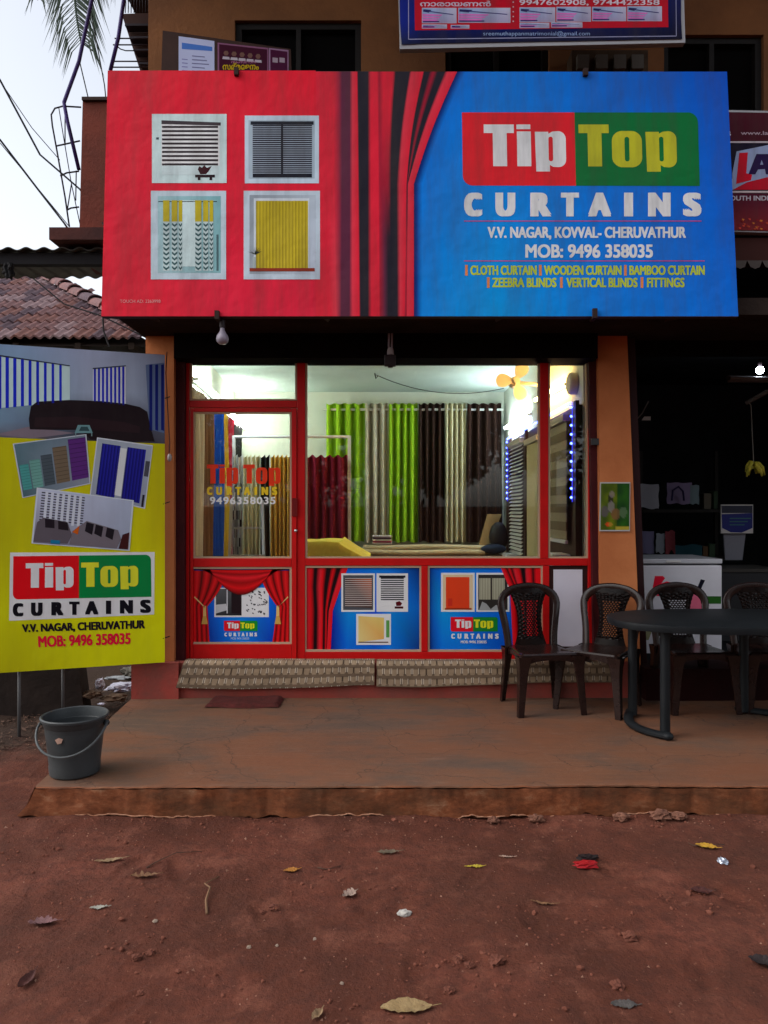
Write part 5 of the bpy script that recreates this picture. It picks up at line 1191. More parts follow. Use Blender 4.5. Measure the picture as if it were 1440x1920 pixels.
q = MB(); q.add([PT(1203, 788, 6.7), PT(1220, 788, 6.7), PT(1220, 781, 6.7), PT(1208, 781, 6.7)], [(0, 1, 2, 3)]); k = [Vector(v)+Vector((0, .003, 0)) for v in q.v]; solo('price_tag', q, mat('white_paper', (.5, .48, .46), .7), 'small white tag in the dark upper left of the neighbouring shop', 'tag')
tr = thing('trading_crate', 'low dark crate of goods beside the freezer', 'crate', (3.1, 7.0, .42))
q = MB(); q.box((2.95, 6.8, .42), (3.6, 7.3, 1.05)); part('body', q, mat('dark_crate', (.02, .02, .022), .6), tr)
q = MB(); q.box((2.93, 6.78, 1.05), (3.62, 7.32, 1.08)); part('rim', q, mat('dark_crate_rim', (.04, .035, .03), .6), tr)

# ================================================================== plastic chairs
def make_chair(label):
    t = thing('plastic_chair', label, 'chair', (0, 0, 0), 'plastic chairs on the slab')
    # seat
    def fn(u, v):
        x = (u-.5)*2; y = (v-.5)*2; w = .225-.035*(y+1)/2
        r = max(abs(x), abs(y)); z = .43-.014*(1-r*r)-(.03*max(0, r-.9)/.1)
        return x*w, y*.215-.0, z+.006*(y < -.8)
    q = MB(); q.grid(fn, 22, 22); me = q.mesh('seat'); bm = bmesh.new(); bm.from_mesh(me)
    bmesh.ops.recalc_face_normals(bm, faces=bm.faces); bmesh.ops.solidify(bm, geom=bm.faces[:], thickness=.008); bm.to_mesh(me); bm.free()
    part('seat', me, CHAIRM, t, 50)
    q = MB()   # apron under the seat
    pr_ = [(-.215, -.215), (.215, -.215), (.19, .215), (-.19, .215)]
    for (a, b) in zip(pr_, pr_[1:]+pr_[:1]):
        a = Vector((*a, 0)); b = Vector((*b, 0)); m_ = (a+b)/2; pts = []
        top = [a+Vector((0, 0, .418)), a.lerp(b, .5)+Vector((0, 0, .418)), b+Vector((0, 0, .418))]
        n = 8
        ring = [(a.lerp(b, i/n)+Vector((0, 0, .42)), a.lerp(b, i/n)+Vector((0, 0, .385-.05*(abs(2*i/n-1)**3)))) for i in range(n+1)]
        inn = (Vector((0, 0, 0))-m_).normalized()*.008
        vs = [p_ for r_ in ring for p_ in r_]; vs += [v+inn for v in vs]; o_ = 2*(n+1)
        fs = []
        for i in range(n): fs += [(2*i, 2*i+1, 2*i+3, 2*i+2), (o_+2*i+2, o_+2*i+3, o_+2*i+1, o_+2*i), (2*i+1, o_+2*i+1, o_+2*i+3, 2*i+3)]
        q.add(vs, fs)
    part('apron', q, CHAIRM, t)
    # legs, U shaped in section
    for sx in (-1, 1):
        for sy in (-1, 1):
            q = MB(); tx, ty = sx*(.195 if sy < 0 else .172), sy*.19; bx, by = tx+sx*.035, ty+sy*.035; rings = []
            for i in range(7):
                s = i/6; x = tx+(bx-tx)*s; y = ty+(by-ty)*s; z = .415*(1-s); w = .032*(1-s)+.021*s+.018*(1-s)**6; 
                rings.append([(x+w*a, y+w*b, z) for a, b in ((-sx, sy), (-sx*.2, sy*1.0), (sx*1, sy), (sx*1, sy*.2), (sx*1, -sy), (sx*.55, -sy), (sx*.35, sy*.3), (-sx, sy*.35))])
            vs = [p_ for r_ in rings for p_ in r_]; fs = [(i*8+k, i*8+(k+1) % 8, (i+1)*8+(k+1) % 8, (i+1)*8+k) for i in range(6) for k in range(8)]+[tuple(48+k for k in range(8))]
            q.add(vs, fs); bevel(part('leg', q, CHAIRM, t), .003)
    # arched back frame
    pts = [(-.178, .185, .40), (-.185, .20, .50), (-.200, .217, .60), (-.216, .233, .69), (-.216, .244, .745), (-.188, .253, .795), (-.135, .260, .828), (-.07, .264, .842), (0, .266, .846)]
    pts = pts+[(-x, y, z) for x, y, z in pts[-2::-1]]
    # Catmull-Rom smoothing
    P_ = [Vector(p_) for p_ in pts]; sm = []
    for i in range(len(P_)-1):
        a, b, c_, d = P_[max(i-1, 0)], P_[i], P_[i+1], P_[min(i+2, len(P_)-1)]
        for s in (0, .33, .66): sm.append(.5*((2*b)+(c_-a)*s+(2*a-5*b+4*c_-d)*s*s+(3*b-a-3*c_+d)*s**3))
    sm.append(P_[-1]); q = MB(); n = len(sm); vs = []; sg = 8
    for i, p_ in enumerate(sm):
        d = (sm[min(i+1, n-1)]-sm[max(i-1, 0)]).normalized(); b = Vector((0, 1, .15)).normalized(); a = d.cross(b).normalized()
        tt = 1-abs(2*i/(n-1)-1); w = .027+.012*tt**2
        for k in range(sg): g = 2*math.pi*k/sg; vs.append(p_+a*math.cos(g)*w+b*math.sin(g)*.010)
    q.add(vs, [(i*sg+k, i*sg+(k+1) % sg, (i+1)*sg+(k+1) % sg, (i+1)*sg+k) for i in range(n-1) for k in range(sg)])
    part('back_frame', q, CHAIRM, t, True)
    # woven looking splat, pierced with small holes
    bm = bmesh.new(); NXc, NZc = 19, 57; vv = {}
    def hw(s): return .125-.165*s+.205*s*s
    for j in range(NZc+1):
        s = j/NZc; z = .425+s*.418; w = hw(s)
        for i in range(NXc+1):
            u = i/NXc*2-1; vv[i, j] = bm.verts.new((u*w, .195+.068*s**1.1+.018*u*u-.014+(.003*(-1)**(i//2+j//2) if .12 < s < .9 else 0), z))
    for j in range(NZc):
        for i in range(NXc):
            row = j//2
            hole = j % 2 == 1 and (i+(row % 2)*1) % 2 == 1 and 4 <= i <= NXc-5 and 7 < j < NZc-13
            if not hole: bm.faces.new((vv[i, j], vv[i+1, j], vv[i+1, j+1], vv[i, j+1]))
    for k_ in [v for v in bm.verts if not v.link_faces]: bm.verts.remove(k_)
    bmesh.ops.solidify(bm, geom=bm.faces[:], thickness=.006)
    me = bpy.data.meshes.new('back_splat'); bm.to_mesh(me); bm.free(); part('back_splat', me, CHAIRM, t)
    return t
chair = make_chair('dark brown plastic chair in front of the blue curtain panel, leftmost of the four')
def dup(root, loc, rz, label):
    r = root.copy(); C.objects.link(r); r.location = loc; r.rotation_euler = (0, 0, rz); r['label'] = label
    for ch in list(root.children): c = ch.copy(); C.objects.link(c); c.parent = r
    return r
dup(chair, (1.565, 5.43, SL), R(-38), 'dark plastic chair in front of the white sheet panel and orange pillar, turned a little')
dup(chair, (2.25, 5.46, SL), R(3), 'dark plastic chair in front of the white freezer, behind the table')
dup(chair, (2.82, 5.46, SL), R(-5), 'dark plastic chair at the right edge of the picture behind the table')
chair.location = (1.135, 5.42, SL); chair.rotation_euler = (0, 0, R(9))

# ================================================================== plastic table
TBc = Vector((2.36, 4.98, 0))
tt_ = thing('plastic_table', 'dark grey oval plastic table on curved foot bars at the right', 'table', (TBc.x, TBc.y, SL))
q = MB(); prof = [(0, .722), (.97, .722), (1.0, .716), (1.005, .700), (.995, .672), (.975, .670), (.97, .700), (0, .702)]; sg = 56; vs = []
for r_, z in prof:
    for k in range(sg):
        a = 2*math.pi*k/sg; ca, sa = math.cos(a), math.sin(a); e = 2/2.5
        vs.append((TBc.x+.85*r_*math.copysign(abs(ca)**e, ca), TBc.y+.43*r_*math.copysign(abs(sa)**e, sa), SL+z))
q.add(vs, [(i*sg+k, i*sg+(k+1) % sg, (i+1)*sg+(k+1) % sg, (i+1)*sg+k) for i in range(len(prof)-1) for k in range(sg)]); part('table_top', q, TABLEM, tt_, 35)
def legp(x, y):
    q = MB(); q.tube([(x, y, SL+.02), (x, y, SL+.35), (x, y, SL+.70)], .031, 16); q.tube([(x, y, SL+.64), (x, y, SL+.70)], .042, 16); part('leg', q, TABLEM, tt_, 35)
def foot(pts):
    P_ = [Vector(p_) for p_ in pts]; a, b, c_ = P_; q = MB(); path = [a*(1-s)**2+b*2*s*(1-s)+c_*s*s for s in [i/14 for i in range(15)]]
    q.tube(path, .032, 10, flat=.72); q.sphere(path[0], .036, 10, 6, (1, 1, .75)); q.sphere(path[-1], .036, 10, 6, (1, 1, .75)); part('foot_bar', q, TABLEM, tt_, 40)
legp(X(1186, 5.17), 5.17); legp(X(1247, 4.72), 4.72); foot([(X(1182, 5.22), 5.22, SL+.024), (X(1160, 4.85), 4.85, SL+.024), (X(1252, 4.66), 4.66, SL+.024)])
legp(X(1388, 5.3), 5.25); legp(2.98, 4.76); foot([(X(1383, 5.33), 5.3, SL+.024), (2.95, 5.05, SL+.024), (3.0, 4.7, SL+.024)])

# ================================================================== bucket
bx_, by_ = X(142, 4.1), 4.09
bk_ = thing('grey_bucket', 'grey plastic bucket with its handle down on the left corner of the slab', 'bucket', (bx_, by_, SL))
BUM = mat('grey_bucket_plastic', (.045, .050, .052), .42, (.055, .060, .062), 7, .08, 90)
q = MB(); q.lathe([(.001, .012), (.118, .010), (.124, .0), (.130, .006), (.134, .045), (.132, .055), (.148, .20), (.152, .23), (.153, .262), (.160, .270), (.168, .296), (.176, .300), (.178, .312), (.172, .318), (.164, .314), (.158, .290), (.128, .03), (.001, .024)], (bx_, by_, SL+.002), 48); part('pail', q, BUM, bk_, 35)
q = MB(); pts = []
for i in range(25):
    a = math.pi*i/24; pts.append((bx_-.183*math.cos(a), by_-.02-.165*math.sin(a)**.8, SL+.275-.135*math.sin(a)))
q.tube(pts, .0065, 8); part('handle', q, mat('grey_bucket_handle', (.09, .098, .10), .4), bk_, True)
for sx in (-1, 1):
    q = MB(); q.sphere((bx_+sx*.172, by_, SL+.272), .018, 10, 6); part('handle_lug', q, BUM, bk_, True)
q = MB(); q.add([(bx_+x_, by_-math.sqrt(.1525**2-x_*x_)-.002, SL+z_) for x_, z_ in ((-.045, .222), (-.022, .234), (.0, .228), (-.008, .206), (-.03, .200))], [(0, 1, 2, 3, 4)]); part('torn_sticker', q, mat('pinkish_paper', (.42, .26, .20), .8), bk_)

# ================================================================== left side: rubbish, low wall
q = MB(); q.hexa([(-4.6, 5.70, -.05), (-2.36, 5.9, -.05), (-2.36, 6.05, -.05), (-4.6, 5.85, -.05), (-4.6, 5.70, .44), (-2.42, 5.9, .40), (-2.42, 6.05, .40), (-4.6, 5.85, .44)]); solo('low_wall', q, mat('dark_laterite_wall', (.03, .02, .016), .95, (.018, .012, .01), 4, .6, 20), 'low dark stone wall behind the foot of the yellow banner', 'wall')
rub = random.Random(4)
PAPM = mat('crumpled_white_plastic', (.50, .50, .60), .5); 
def crumple(name, px, py, Y, r, m, label, cat, group=None, sq=(1, 1, .45), z=None):
    rn = random.Random(int(px*7+py)); c = Vector((X(px, Y), Y, Z(py, Y) if z is None else z)); bm = bmesh.new(); bmesh.ops.create_icosphere(bm, subdivisions=3, radius=r)
    off = rn.random()*50
    for v in bm.verts:
        n_ = 1+.55*noise.noise(v.co*(2.2/r)+Vector((off, 0, 0)))+.30*noise.noise(v.co*(6/r)+Vector((0, off, 0))); v.co = Vector((v.co.x*sq[0], v.co.y*sq[1], v.co.z*sq[2]))*n_+c
    me = bpy.data.meshes.new(name); bm.to_mesh(me); bm.free(); return tag(link(name, me, m), label, cat, group)
crumple('plastic_scrap', 232, 1288, 6.2, .11, PAPM, 'largest crumpled whitish plastic sheet in the rubbish beside the plinth', 'rubbish', 'rubbish beside the plinth', (1.2, .9, .35))
crumple('plastic_scrap', 188, 1282, 6.1, .05, PAPM, 'pointed whitish scrap left of the crumpled plastic sheet', 'rubbish', 'rubbish beside the plinth', (.7, .6, .9))
crumple('plastic_scrap', 222, 1271, 6.5, .06, mat('pale_scrap', (.3, .32, .34), .6), 'thin pale strip behind the crumpled plastic sheet', 'rubbish', 'rubbish beside the plinth', (1.8, .6, .25))
crumple('leaf_litter_clump', 215, 1308, 6.0, .07, mat('dry_brown_litter', (.11, .07, .045), .9), 'brown litter clump below the crumpled plastic sheet', 'rubbish', 'rubbish beside the plinth', (1.4, .8, .4))
crumple('leaf_litter_clump', 170, 1302, 5.95, .06, MATS['dry_brown_litter'], 'brown litter clump under the pointed scrap', 'rubbish', 'rubbish beside the plinth', (1.3, .8, .5))
crumple('leaf_litter_clump', 245, 1262, 6.6, .08, mat('grey_litter', (.12, .11, .09), .9), 'grey litter clump close to the plinth corner', 'rubbish', 'rubbish beside the plinth', (1.0, .8, .7))
crumple('plastic_scrap', 190, 1320, 5.75, .02, PAPM, 'tiny white scrap on the dark earth left of the slab', 'rubbish', 'rubbish beside the plinth', (1.3, .8, .4))
# loose litter and gravel that nobody could count
q = MB(); rn = random.Random(12)
for k in range(900):
    if k < 420: x = rn.uniform(-3.0, -1.97); y = rn.uniform(4.6, 6.8)
    else: x = rn.uniform(-2.2, 2.3); y = rn.uniform(2.2, 3.86) if k % 3 else rn.uniform(3.6, 3.86)
    r_ = rn.uniform(.0025, .0075)*(1.6 if rn.random() < .06 else 1); z = gh(x, y); a = rn.uniform(0, 6)
    vs = [(x+r_*math.cos(a+i*2.1)*rn.uniform(.7, 1.2), y+r_*math.sin(a+i*2.1)*rn.uniform(.7, 1.2), z-.001) for i in range(3)]+[(x+rn.uniform(-.2, .2)*r_, y, z+r_*rn.uniform(.5, 1.0))]
    q.add(vs, [(0, 1, 3), (1, 2, 3), (2, 0, 3)])
o = link('gravel', q.mesh('gravel'), mat('pebble_mix', (.36, .20, .14), .85, (.12, .05, .035), 3, thr=(.4, .6))); o['kind'] = 'stuff'; o['label'] = 'small pebbles and grit scattered over the red earth'
q = MB()
for k in range(700):
    x = rn.uniform(-2.9, -1.97); y = rn.uniform(5.0, 6.9); z = gh(x, y)+.004; a = rn.uniform(0, 6); r_ = rn.uniform(.01, .035); d = Vector((math.cos(a), math.sin(a), rn.uniform(-.2, .4))); e = Vector((-d.y, d.x, rn.uniform(-.3, .3)))
    c = Vector((x, y, z+.006)); q.add([c-d*r_, c+e*r_*.35, c+d*r_, c-e*r_*.35], [(0, 1, 2, 3)])
o = link('leaf_litter', q.mesh('leaf_litter'), mat('dark_leaf_litter', (.05, .028, .018), .9, (.12, .07, .05), 6)); o['kind'] = 'stuff'; o['label'] = 'dark dry leaf litter on the earth left of the slab'

# clods and crumbs gathered in drifts, too many and too small to pick apart
me_ = bmesh.new(); bmesh.ops.create_icosphere(me_, subdivisions=1, radius=1); iv = [v.co.copy() for v in me_.verts]; iff = [[v.index for v in f.verts] for f in me_.faces]; me_.free()
q = MB(); drifts = [(-1.2, 3.05), (-.95, 2.75), (.3, 2.62), (.75, 2.9), (-.2, 3.2), (1.3, 3.1), (.1, 2.35), (-1.6, 3.5)]
for k in range(520):
    if k % 4 == 0: x, y = rn.uniform(-2.2, 2.3), rn.uniform(2.2, 3.8)
    elif k % 4 == 1: x, y = rn.uniform(-1.9, 2.4), 3.87-abs(rn.gauss(0, .06))
    else: c = rn.choice(drifts); x, y = rn.gauss(c[0], .20), rn.gauss(c[1], .07)
    r_ = rn.uniform(.003, .009)*(1.7 if rn.random() < .08 else 1)
    if y < 2.1 or y > 3.87: continue
    z = gh(x, y); e = Vector((rn.uniform(.7, 1.3), rn.uniform(.7, 1.2), rn.uniform(.5, .9)))
    q.add([(x+v.x*e.x*r_*rn.uniform(.75, 1.2), y+v.y*e.y*r_*rn.uniform(.75, 1.2), z+r_*.25+v.z*e.z*r_) for v in iv], iff)
o = link('earth_crumbs', q.mesh('earth_crumbs'), mat('earth_crumb', (.13, .042, .026), .95, (.24, .085, .055), 6, .5, 80)); o['kind'] = 'stuff'; o['label'] = 'crumbs and small clods of red earth lying in drifts'

# ================================================================== leaves and bits on the earth
def gy_of(py):
    Y = CZ*F/(py-HY); return Y
def leaf(px, py, L, w, ang, curl, m, label, cat='leaf', group='fallen leaves', name='dry_leaf', lift=.004, jag=0.):
    Y = gy_of(py); x0, y0 = X(px, Y), Y; rn = random.Random(int(px+py)); n, mm = 16, 6
    ca, sa = math.cos(R(ang)), math.sin(R(ang))
    def fn(u, v):
        s = (u-.5); wd = w*(math.sin(math.pi*min(1, u*.97+.02))**.8)*(1+jag*noise.noise((u*9, px, 0))); t = (v-.5)*2
        lx = s*L; ly = t*wd/2; z = curl*(s*s*4)*.5*L*.3+abs(t)*curl*wd*.35-.002*math.cos(u*40)*abs(t)+.004*noise.noise((u*5, v*5, px))
        xx = x0+lx*ca-ly*sa; yy = y0+lx*sa+ly*ca; return xx, yy, gh(xx, yy)+lift+z
    q = MB(); q.grid(fn, n, mm); q.tube([Vector(fn(1, .5)), Vector(fn(1, .5))+Vector((ca*L*.18, sa*L*.18, .004))], .0016, 5)
    return solo(name, q, m, label, cat, group, True)
def lm(n, c, c2=None): return mat(n, c, .6, c2 or tuple(v*.6 for v in c), 30, .5, 120)
leaf(762, 1893, .17, .075, 8, .25, lm('tan_leaf', (.36, .25, .12), (.27, .18, .08)), 'large tan dry leaf at the bottom centre of the red earth')
leaf(1325, 1598, .10, .05, -25, .5, lm('yellow_leaf', (.52, .30, .03), (.40, .20, .03)), 'yellow orange leaf on the earth at the right')
leaf(888, 1629, .085, .018, 3, .3, lm('lemon_leaf', (.50, .38, .04)), 'narrow yellow leaf strip in the middle of the earth')
leaf(950, 1612, .07, .016, -18, .5, lm('pale_pink_leaf', (.52, .36, .28)), 'narrow pale leaf strip above the yellow strip')
leaf(728, 1602, .11, .03, -6, .6, lm('grey_brown_leaf', (.16, .12, .08)), 'curled grey brown leaf near the middle of the slab foot', jag=.8)
leaf(205, 1618, .13, .03, 12, .5, lm('buff_leaf', (.34, .22, .12)), 'long buff leaf lying on the earth at the left')
leaf(185, 1703, .075, .026, 4, .3, lm('silver_leaf', (.40, .38, .32)), 'small silvery leaf on the earth at the left')
leaf(80, 1733, .11, .05, 8, .7, lm('mauve_leaf', (.24, .12, .12)), 'crumpled mauve leaf near the left edge of the earth', jag=1.2)
leaf(546, 1636, .07, .045, 20, .3, lm('orange_leaf', (.48, .20, .04)), 'round orange leaf in the left centre of the earth')
leaf(655, 1678, .065, .045, 35, .8, lm('pale_grey_leaf', (.42, .30, .24)), 'crinkled pale leaf right of the bent twig', jag=1.0)
leaf(1315, 1677, .09, .05, -6, .5, lm('dark_maroon_leaf', (.09, .03, .025)), 'dark maroon leaf below the yellow orange leaf')
leaf(270, 1650, .12, .035, 5, .7, lm('rust_leaf', (.24, .12, .06)), 'rusty broken leaf on the earth left of the twig', jag=1.4)
leaf(1170, 1892, .085, .04, -5, .1, lm('slate_leaf', (.10, .09, .085)), 'flat slate grey scrap at the lower right of the earth')
leaf(1432, 1812, .10, .06, -30, .9, lm('black_leaf', (.03, .02, .02)), 'nearly black curled leaf at the right edge of the earth')
leaf(595, 1912, .055, .03, 60, .9, lm('buff_leaf', (.34, .22, .12)), 'small buff curled leaf at the bottom edge left of the big tan leaf')
leaf(1018, 1697, .10, .02, -12, .4, lm('rust_leaf', (.24, .12, .06)), 'thin rusty leaf rib in the right centre of the earth', jag=1.0)
leaf(50, 1840, .09, .04, 80, .8, lm('dark_maroon_leaf', (.09, .03, .025)), 'dark curled leaf near the lower left corner')
def bit(px, py, r, m, label, cat, group=None, sq=(1, 1, .5), name='scrap'):
    Y = gy_of(py); x = X(px, Y); crumple(name, px, py, Y, r, m, label, cat, group, sq, gh(x, Y)+r*.3)
bit(1355, 1623, .022, mat('silver_foil', (.55, .60, .70), .25, metal=.6), 'crumpled silver foil beside the yellow orange leaf', 'foil', sq=(1, 1, .6))
bit(1098, 1632, .045, mat('red_plastic', (.32, .008, .012), .5), 'flat red plastic scrap on the earth at the right', 'plastic scrap', sq=(1.1, .55, .3))
bit(1102, 1618, .040, mat('charred_bit', (.02, .012, .012), .8), 'charred dark scrap right behind the red plastic', 'scrap', sq=(1.1, .5, .35))
bit(758, 1712, .022, mat('white_grey_bit', (.45, .42, .38), .7), 'off white crumpled bit in the centre of the earth', 'paper scrap', sq=(1.2, .8, .6))
STM = mat('reddish_stone', (.19, .066, .042), .9, (.12, .042, .028), 20, .6, 60)
for k, (px, py, r) in enumerate(((1158, 1860, .020), (880, 1813, .016), (933, 1807, .024), (255, 1800, .016), (282, 1792, .015), (265, 1858, .013), (860, 1802, .018), (515, 1702, .018), (493, 1704, .012), (842, 1860, .016), (1180, 1760, .022), (1285, 1700, .012))):
    bit(px, py, r, STM, ['rounded reddish stone above the slate grey scrap', 'small reddish clod left of the flat one, right of centre', 'wide flat reddish clod right of centre', 'reddish clod in the lower left, left one of a pair', 'reddish clod in the lower left, right one of a pair', 'small reddish stone alone at the lower left', 'low reddish clod beside the flat clod', 'reddish clod left of centre, larger of two', 'reddish clod left of centre, smaller of two', 'reddish clod above the big tan leaf', 'broad reddish clod at the right', 'tiny reddish stone below the silver foil'][k], 'stone', 'reddish stones and clods on the earth', (1.1, 1, .7), 'stone')
WSM = mat('white_stone', (.34, .26, .20), .8)
for k, (px, py, r) in enumerate(((467, 1779, .008), (291, 1731, .0085), (519, 1774, .006), (641, 1846, .0065), (590, 1762, .006))):
    bit(px, py, r, WSM, ['largest white pebble left of centre', 'white pebble under the left leaves', 'small white pebble right of the largest one', 'small white pebble low near the centre', 'small white pebble upper of the centre ones'][k], 'pebble', 'white pebbles on the earth', (1, 1, .8), 'pebble')
# twigs
def twig(pts, r, label, m=None):
    q = MB(); P_ = []
    for px, py, h in pts: Y = gy_of(py); P_.append((X(px, Y), Y, gh(X(px, Y), Y)+h))
    q.tube(P_, r, 6, r*.4); solo('twig', q, m or mat('dark_twig', (.09, .05, .035), .8), label, 'twig', 'twigs on the earth', True)
twig([(275, 1632, .004), (292, 1622, .008), (330, 1608, .008), (378, 1600, .004)], .0035, 'long thin curved twig on the earth at the left')
twig([(388, 1712, .004), (386, 1692, .012), (394, 1672, .016), (384, 1664, .01), (410, 1648, .004)], .006, 'thick bent twig standing up left of centre', mat('brown_twig', (.20, .11, .06), .8))
twig([(595, 1630, .004), (612, 1631, .004), (640, 1622, .004)], .003, 'short thin twig right of the orange leaf')
twig([(1358, 1590, .0), (1300, 1596, .01), (1290, 1590, .008)], .004, 'short dark twig beside the yellow orange leaf')
# broken stones under the slab edge
for k, (px, py, w, h) in enumerate(((1237, 1545, .075, .035), (1272, 1540, .06, .03), (1005, 1536, .05, .025), (925, 1540, .04, .02), (1165, 1539, .06, .02))):
    Y = 3.84; crumple('broken_stone', px, py-4, Y, w/2+.01, mat('broken_laterite', (.22, .10, .065), .9, (.13, .055, .036), 12, .6, 50), ['broken brown stone under the slab edge, left of a touching pair', 'broken brown stone under the slab edge, right of a touching pair', 'small stone under the slab edge left of the pair', 'smallest stone under the slab edge, near the centre', 'flat stone under the slab edge just left of the pair'][k], 'stone', 'broken stones under the slab edge', (1, .7, .5), gh(X(px, Y), Y)+.018)

# ================================================================== tiled house at the left
H = thing('tiled_house', 'old house with a red clay tiled roof at the left behind the banner', 'house', (-4, 9.6, 0))
e0, e1 = Vector((0, 9.0, 3.66)), Vector((0, 12.1, 5.47)); SLP = (e1-e0); SLn = SLP.normalized(); nrmR = Vector((0, -SLn.z, SLn.y))
def hipx(t): return -2.78+(-5.70+2.78)*t
TILES = [mat('clay_tile_%s' % n, c, .8, c2, 9, .5, 40, thr=(.3, .7)) for n, c, c2 in (('rose', (.28, .14, .13), (.14, .085, .09)), ('dusky', (.15, .095, .11), (.085, .06, .075)), ('brick', (.27, .12, .095), (.16, .085, .08)), ('pale', (.36, .24, .24), (.20, .14, .15)))]
q = MB(); q.add([(-8, 9.05, 3.60), (-2.75, 9.05, 3.60), (-5.7, 12.12, 5.40), (-8, 12.12, 5.40)], [(0, 1, 2, 3)])
roof = part('roof', q, mat('dark_roof_boards', (.03, .02, .015), .9), H)
# the right hand hip slope
q = MB(); q.add([(-2.75, 9.05, 3.60), (-2.75, 16, 3.60), (-5.7, 12.9, 5.40), (-5.7, 12.12, 5.40)], [(0, 1, 2, 3)]); part('side_slope', q, TILES[1], roof)
TWd = .236; prof = []; NP = 12
def tile_mesh(i):
    q = MB()
    def fn(u, v):
        w = .5-.5*math.cos(u*4*math.pi); return (u*TWd*1.03, v*.40, .034*w**1.3+.020*(1-v)+.012)
    q.grid(fn, NP, 1); q.grid(lambda u, v: (u*TWd*1.03, 0, (.034*(.5-.5*math.cos(u*4*math.pi))**1.3+.032)-(1-v)*.026), NP, 1)
    me = q.mesh('roof_tile'); me.materials.append(TILES[i]); me.polygons.foreach_set('use_smooth', [True]*len(me.polygons)); return me
TM = [tile_mesh(i) for i in range(4)]; rn = random.Random(2)
rl = wl(roof); NR = 11
for r_ in range(NR):
    t = r_/NR; p_ = e0+SLP*t; xr = hipx(t)-.02; x = -7.1+(.118 if r_ % 2 else 0); row = []
    while x+TWd < xr+.14: row.append(x); x += TWd
    for x in row:
        o = bpy.data.objects.new('roof_tile', TM[rn.choice((0, 0, 1, 1, 2, 3))]); C.objects.link(o); o.parent = roof
        M = Matrix((Vector((1, 0, 0)), SLn, nrmR if nrmR.z > 0 else -nrmR)).transposed().to_4x4()
        M = M @ Matrix.Rotation(rn.uniform(-.02, .02), 4, 'Z') @ Matrix.Rotation(rn.uniform(-.02, .015), 4, 'X')
        M.translation = Vector((x, p_.y, p_.z))+Vector((0, 0, rn.uniform(-.004, .006)))-rl; o.matrix_basis = M
rb = []
def ridge(a, b, n):
    a, b = Vector(a), Vector(b); d = (b-a).normalized(); s_ = d.cross(Vector((0, 0, 1))).normalized(); u_ = s_.cross(d)
    for k in range(n):
        p_ = a.lerp(b, k/n); e_ = a.lerp(b, (k+1.12)/n); q = MB()
        def fn(u, v):
            an = math.pi*(u*1.1-.05); rr_ = .125-.022*v; return (p_.lerp(e_, v)+s_*math.cos(an)*rr_+u_*(math.sin(an)*rr_*.8+.03*(1-v)))
        q.grid(fn, 8, 1); q.grid(lambda u, v: p_+s_*math.cos(math.pi*(u*1.1-.05))*(.125-.02*v)+u_*(math.sin(math.pi*(u*1.1-.05))*(.125-.02*v)*.8+.03), 8, 1)
        part('ridge_tile', q, TILES[rn.choice((1, 3, 0))], roof, True)
ridge((-2.72, 8.98, 3.70), (-5.72, 12.12, 5.50), 12)
ridge((-5.62, 12.12, 5.50), (-7.6, 12.12, 5.52), 5)
q = MB(); q.box((-8, 9.5, 0), (-2.9, 9.6, 3.75)); part('wall', q, mat('grey_house_wall', (.11, .10, .095), .9, (.07, .065, .06), 2), H)
q = MB(); q.box((-3.0, 9.6, 0), (-2.9, 15, 3.6)); part('wall', q, MATS['grey_house_wall'], H)
for x in (-6.2, -5.3, -4.5, -3.75, -3.1):
    q = MB(); q.box((x, 9.05, 3.56), (x+.07, 9.6, 3.64)); part('rafter_end', q, mat('dark_roof_boards', (.03, .02, .015), .9), H)
# ================================================================== lean to roof edge and landing
YS = 6.15
ln = thing('lean_to_roof', 'dark corrugated lean-to roof edge on a beam left of the sign', 'roof', (X(60, YS), YS, Z(495, YS)))
q = MB(); q.box((-3.8, YS, Z(495, YS)), (X(196, YS), YS+.08, Z(474, YS))); part('beam', q, mat('dark_timber', (.018, .016, .018), .8), ln)
def cor_(u, v): x = -3.8+u*(X(198, YS)+3.8); return x, YS-.06+v*.9, Z(473, YS)+.012*math.cos(x*2*math.pi/.146)+.012+v*.04
q = MB(); q.grid(cor_, 150, 1); q.grid(lambda u, v: (cor_(u, 0)[0], YS-.06, cor_(u, 0)[2]-.008*v), 150, 1); part('corrugated_sheet', q, mat('weathered_asbestos', (.11, .10, .09), .9, (.05, .045, .04), 3), ln, True)
crumple('hanging_bundle', 17, 508, 6.1, .055, mat('black_rag', (.010, .009, .010), .8), 'small black bundle hanging under the lean-to roof beam', 'bundle', sq=(.75, .7, 1.2))
lp = thing('stair_landing', 'red brown stair landing parapet beside the upper storey', 'landing', (X(170, 6.1), 6.1, 3.8))
RB = mat('red_brown_plaster', (.20, .045, .028), .85, (.13, .035, .024), 2.5, .4, 30)
q = MB(); q.hexa([(X(149, 6.1), 6.1, Z(428, 6.1)), (X(290, 6.1), 6.1, Z(428, 6.1)), (X(290, 6.1), 6.25, Z(428, 6.1)), (X(149, 6.1), 6.25, Z(428, 6.1)), (X(155, 6.1), 6.1, Z(187, 6.1)), (X(276, 6.1), 6.1, Z(187, 6.1)), (X(276, 6.1), 6.25, Z(187, 6.1)), (X(155, 6.1), 6.25, Z(187, 6.1))]); part('parapet', q, RB, lp)
q = MB(); q.box((X(153, 6.07), 6.07, Z(187, 6.07)), (X(276, 6.07), 6.28, Z(181, 6.07))); part('coping', q, mat('dark_cap', (.05, .03, .025), .8), lp)
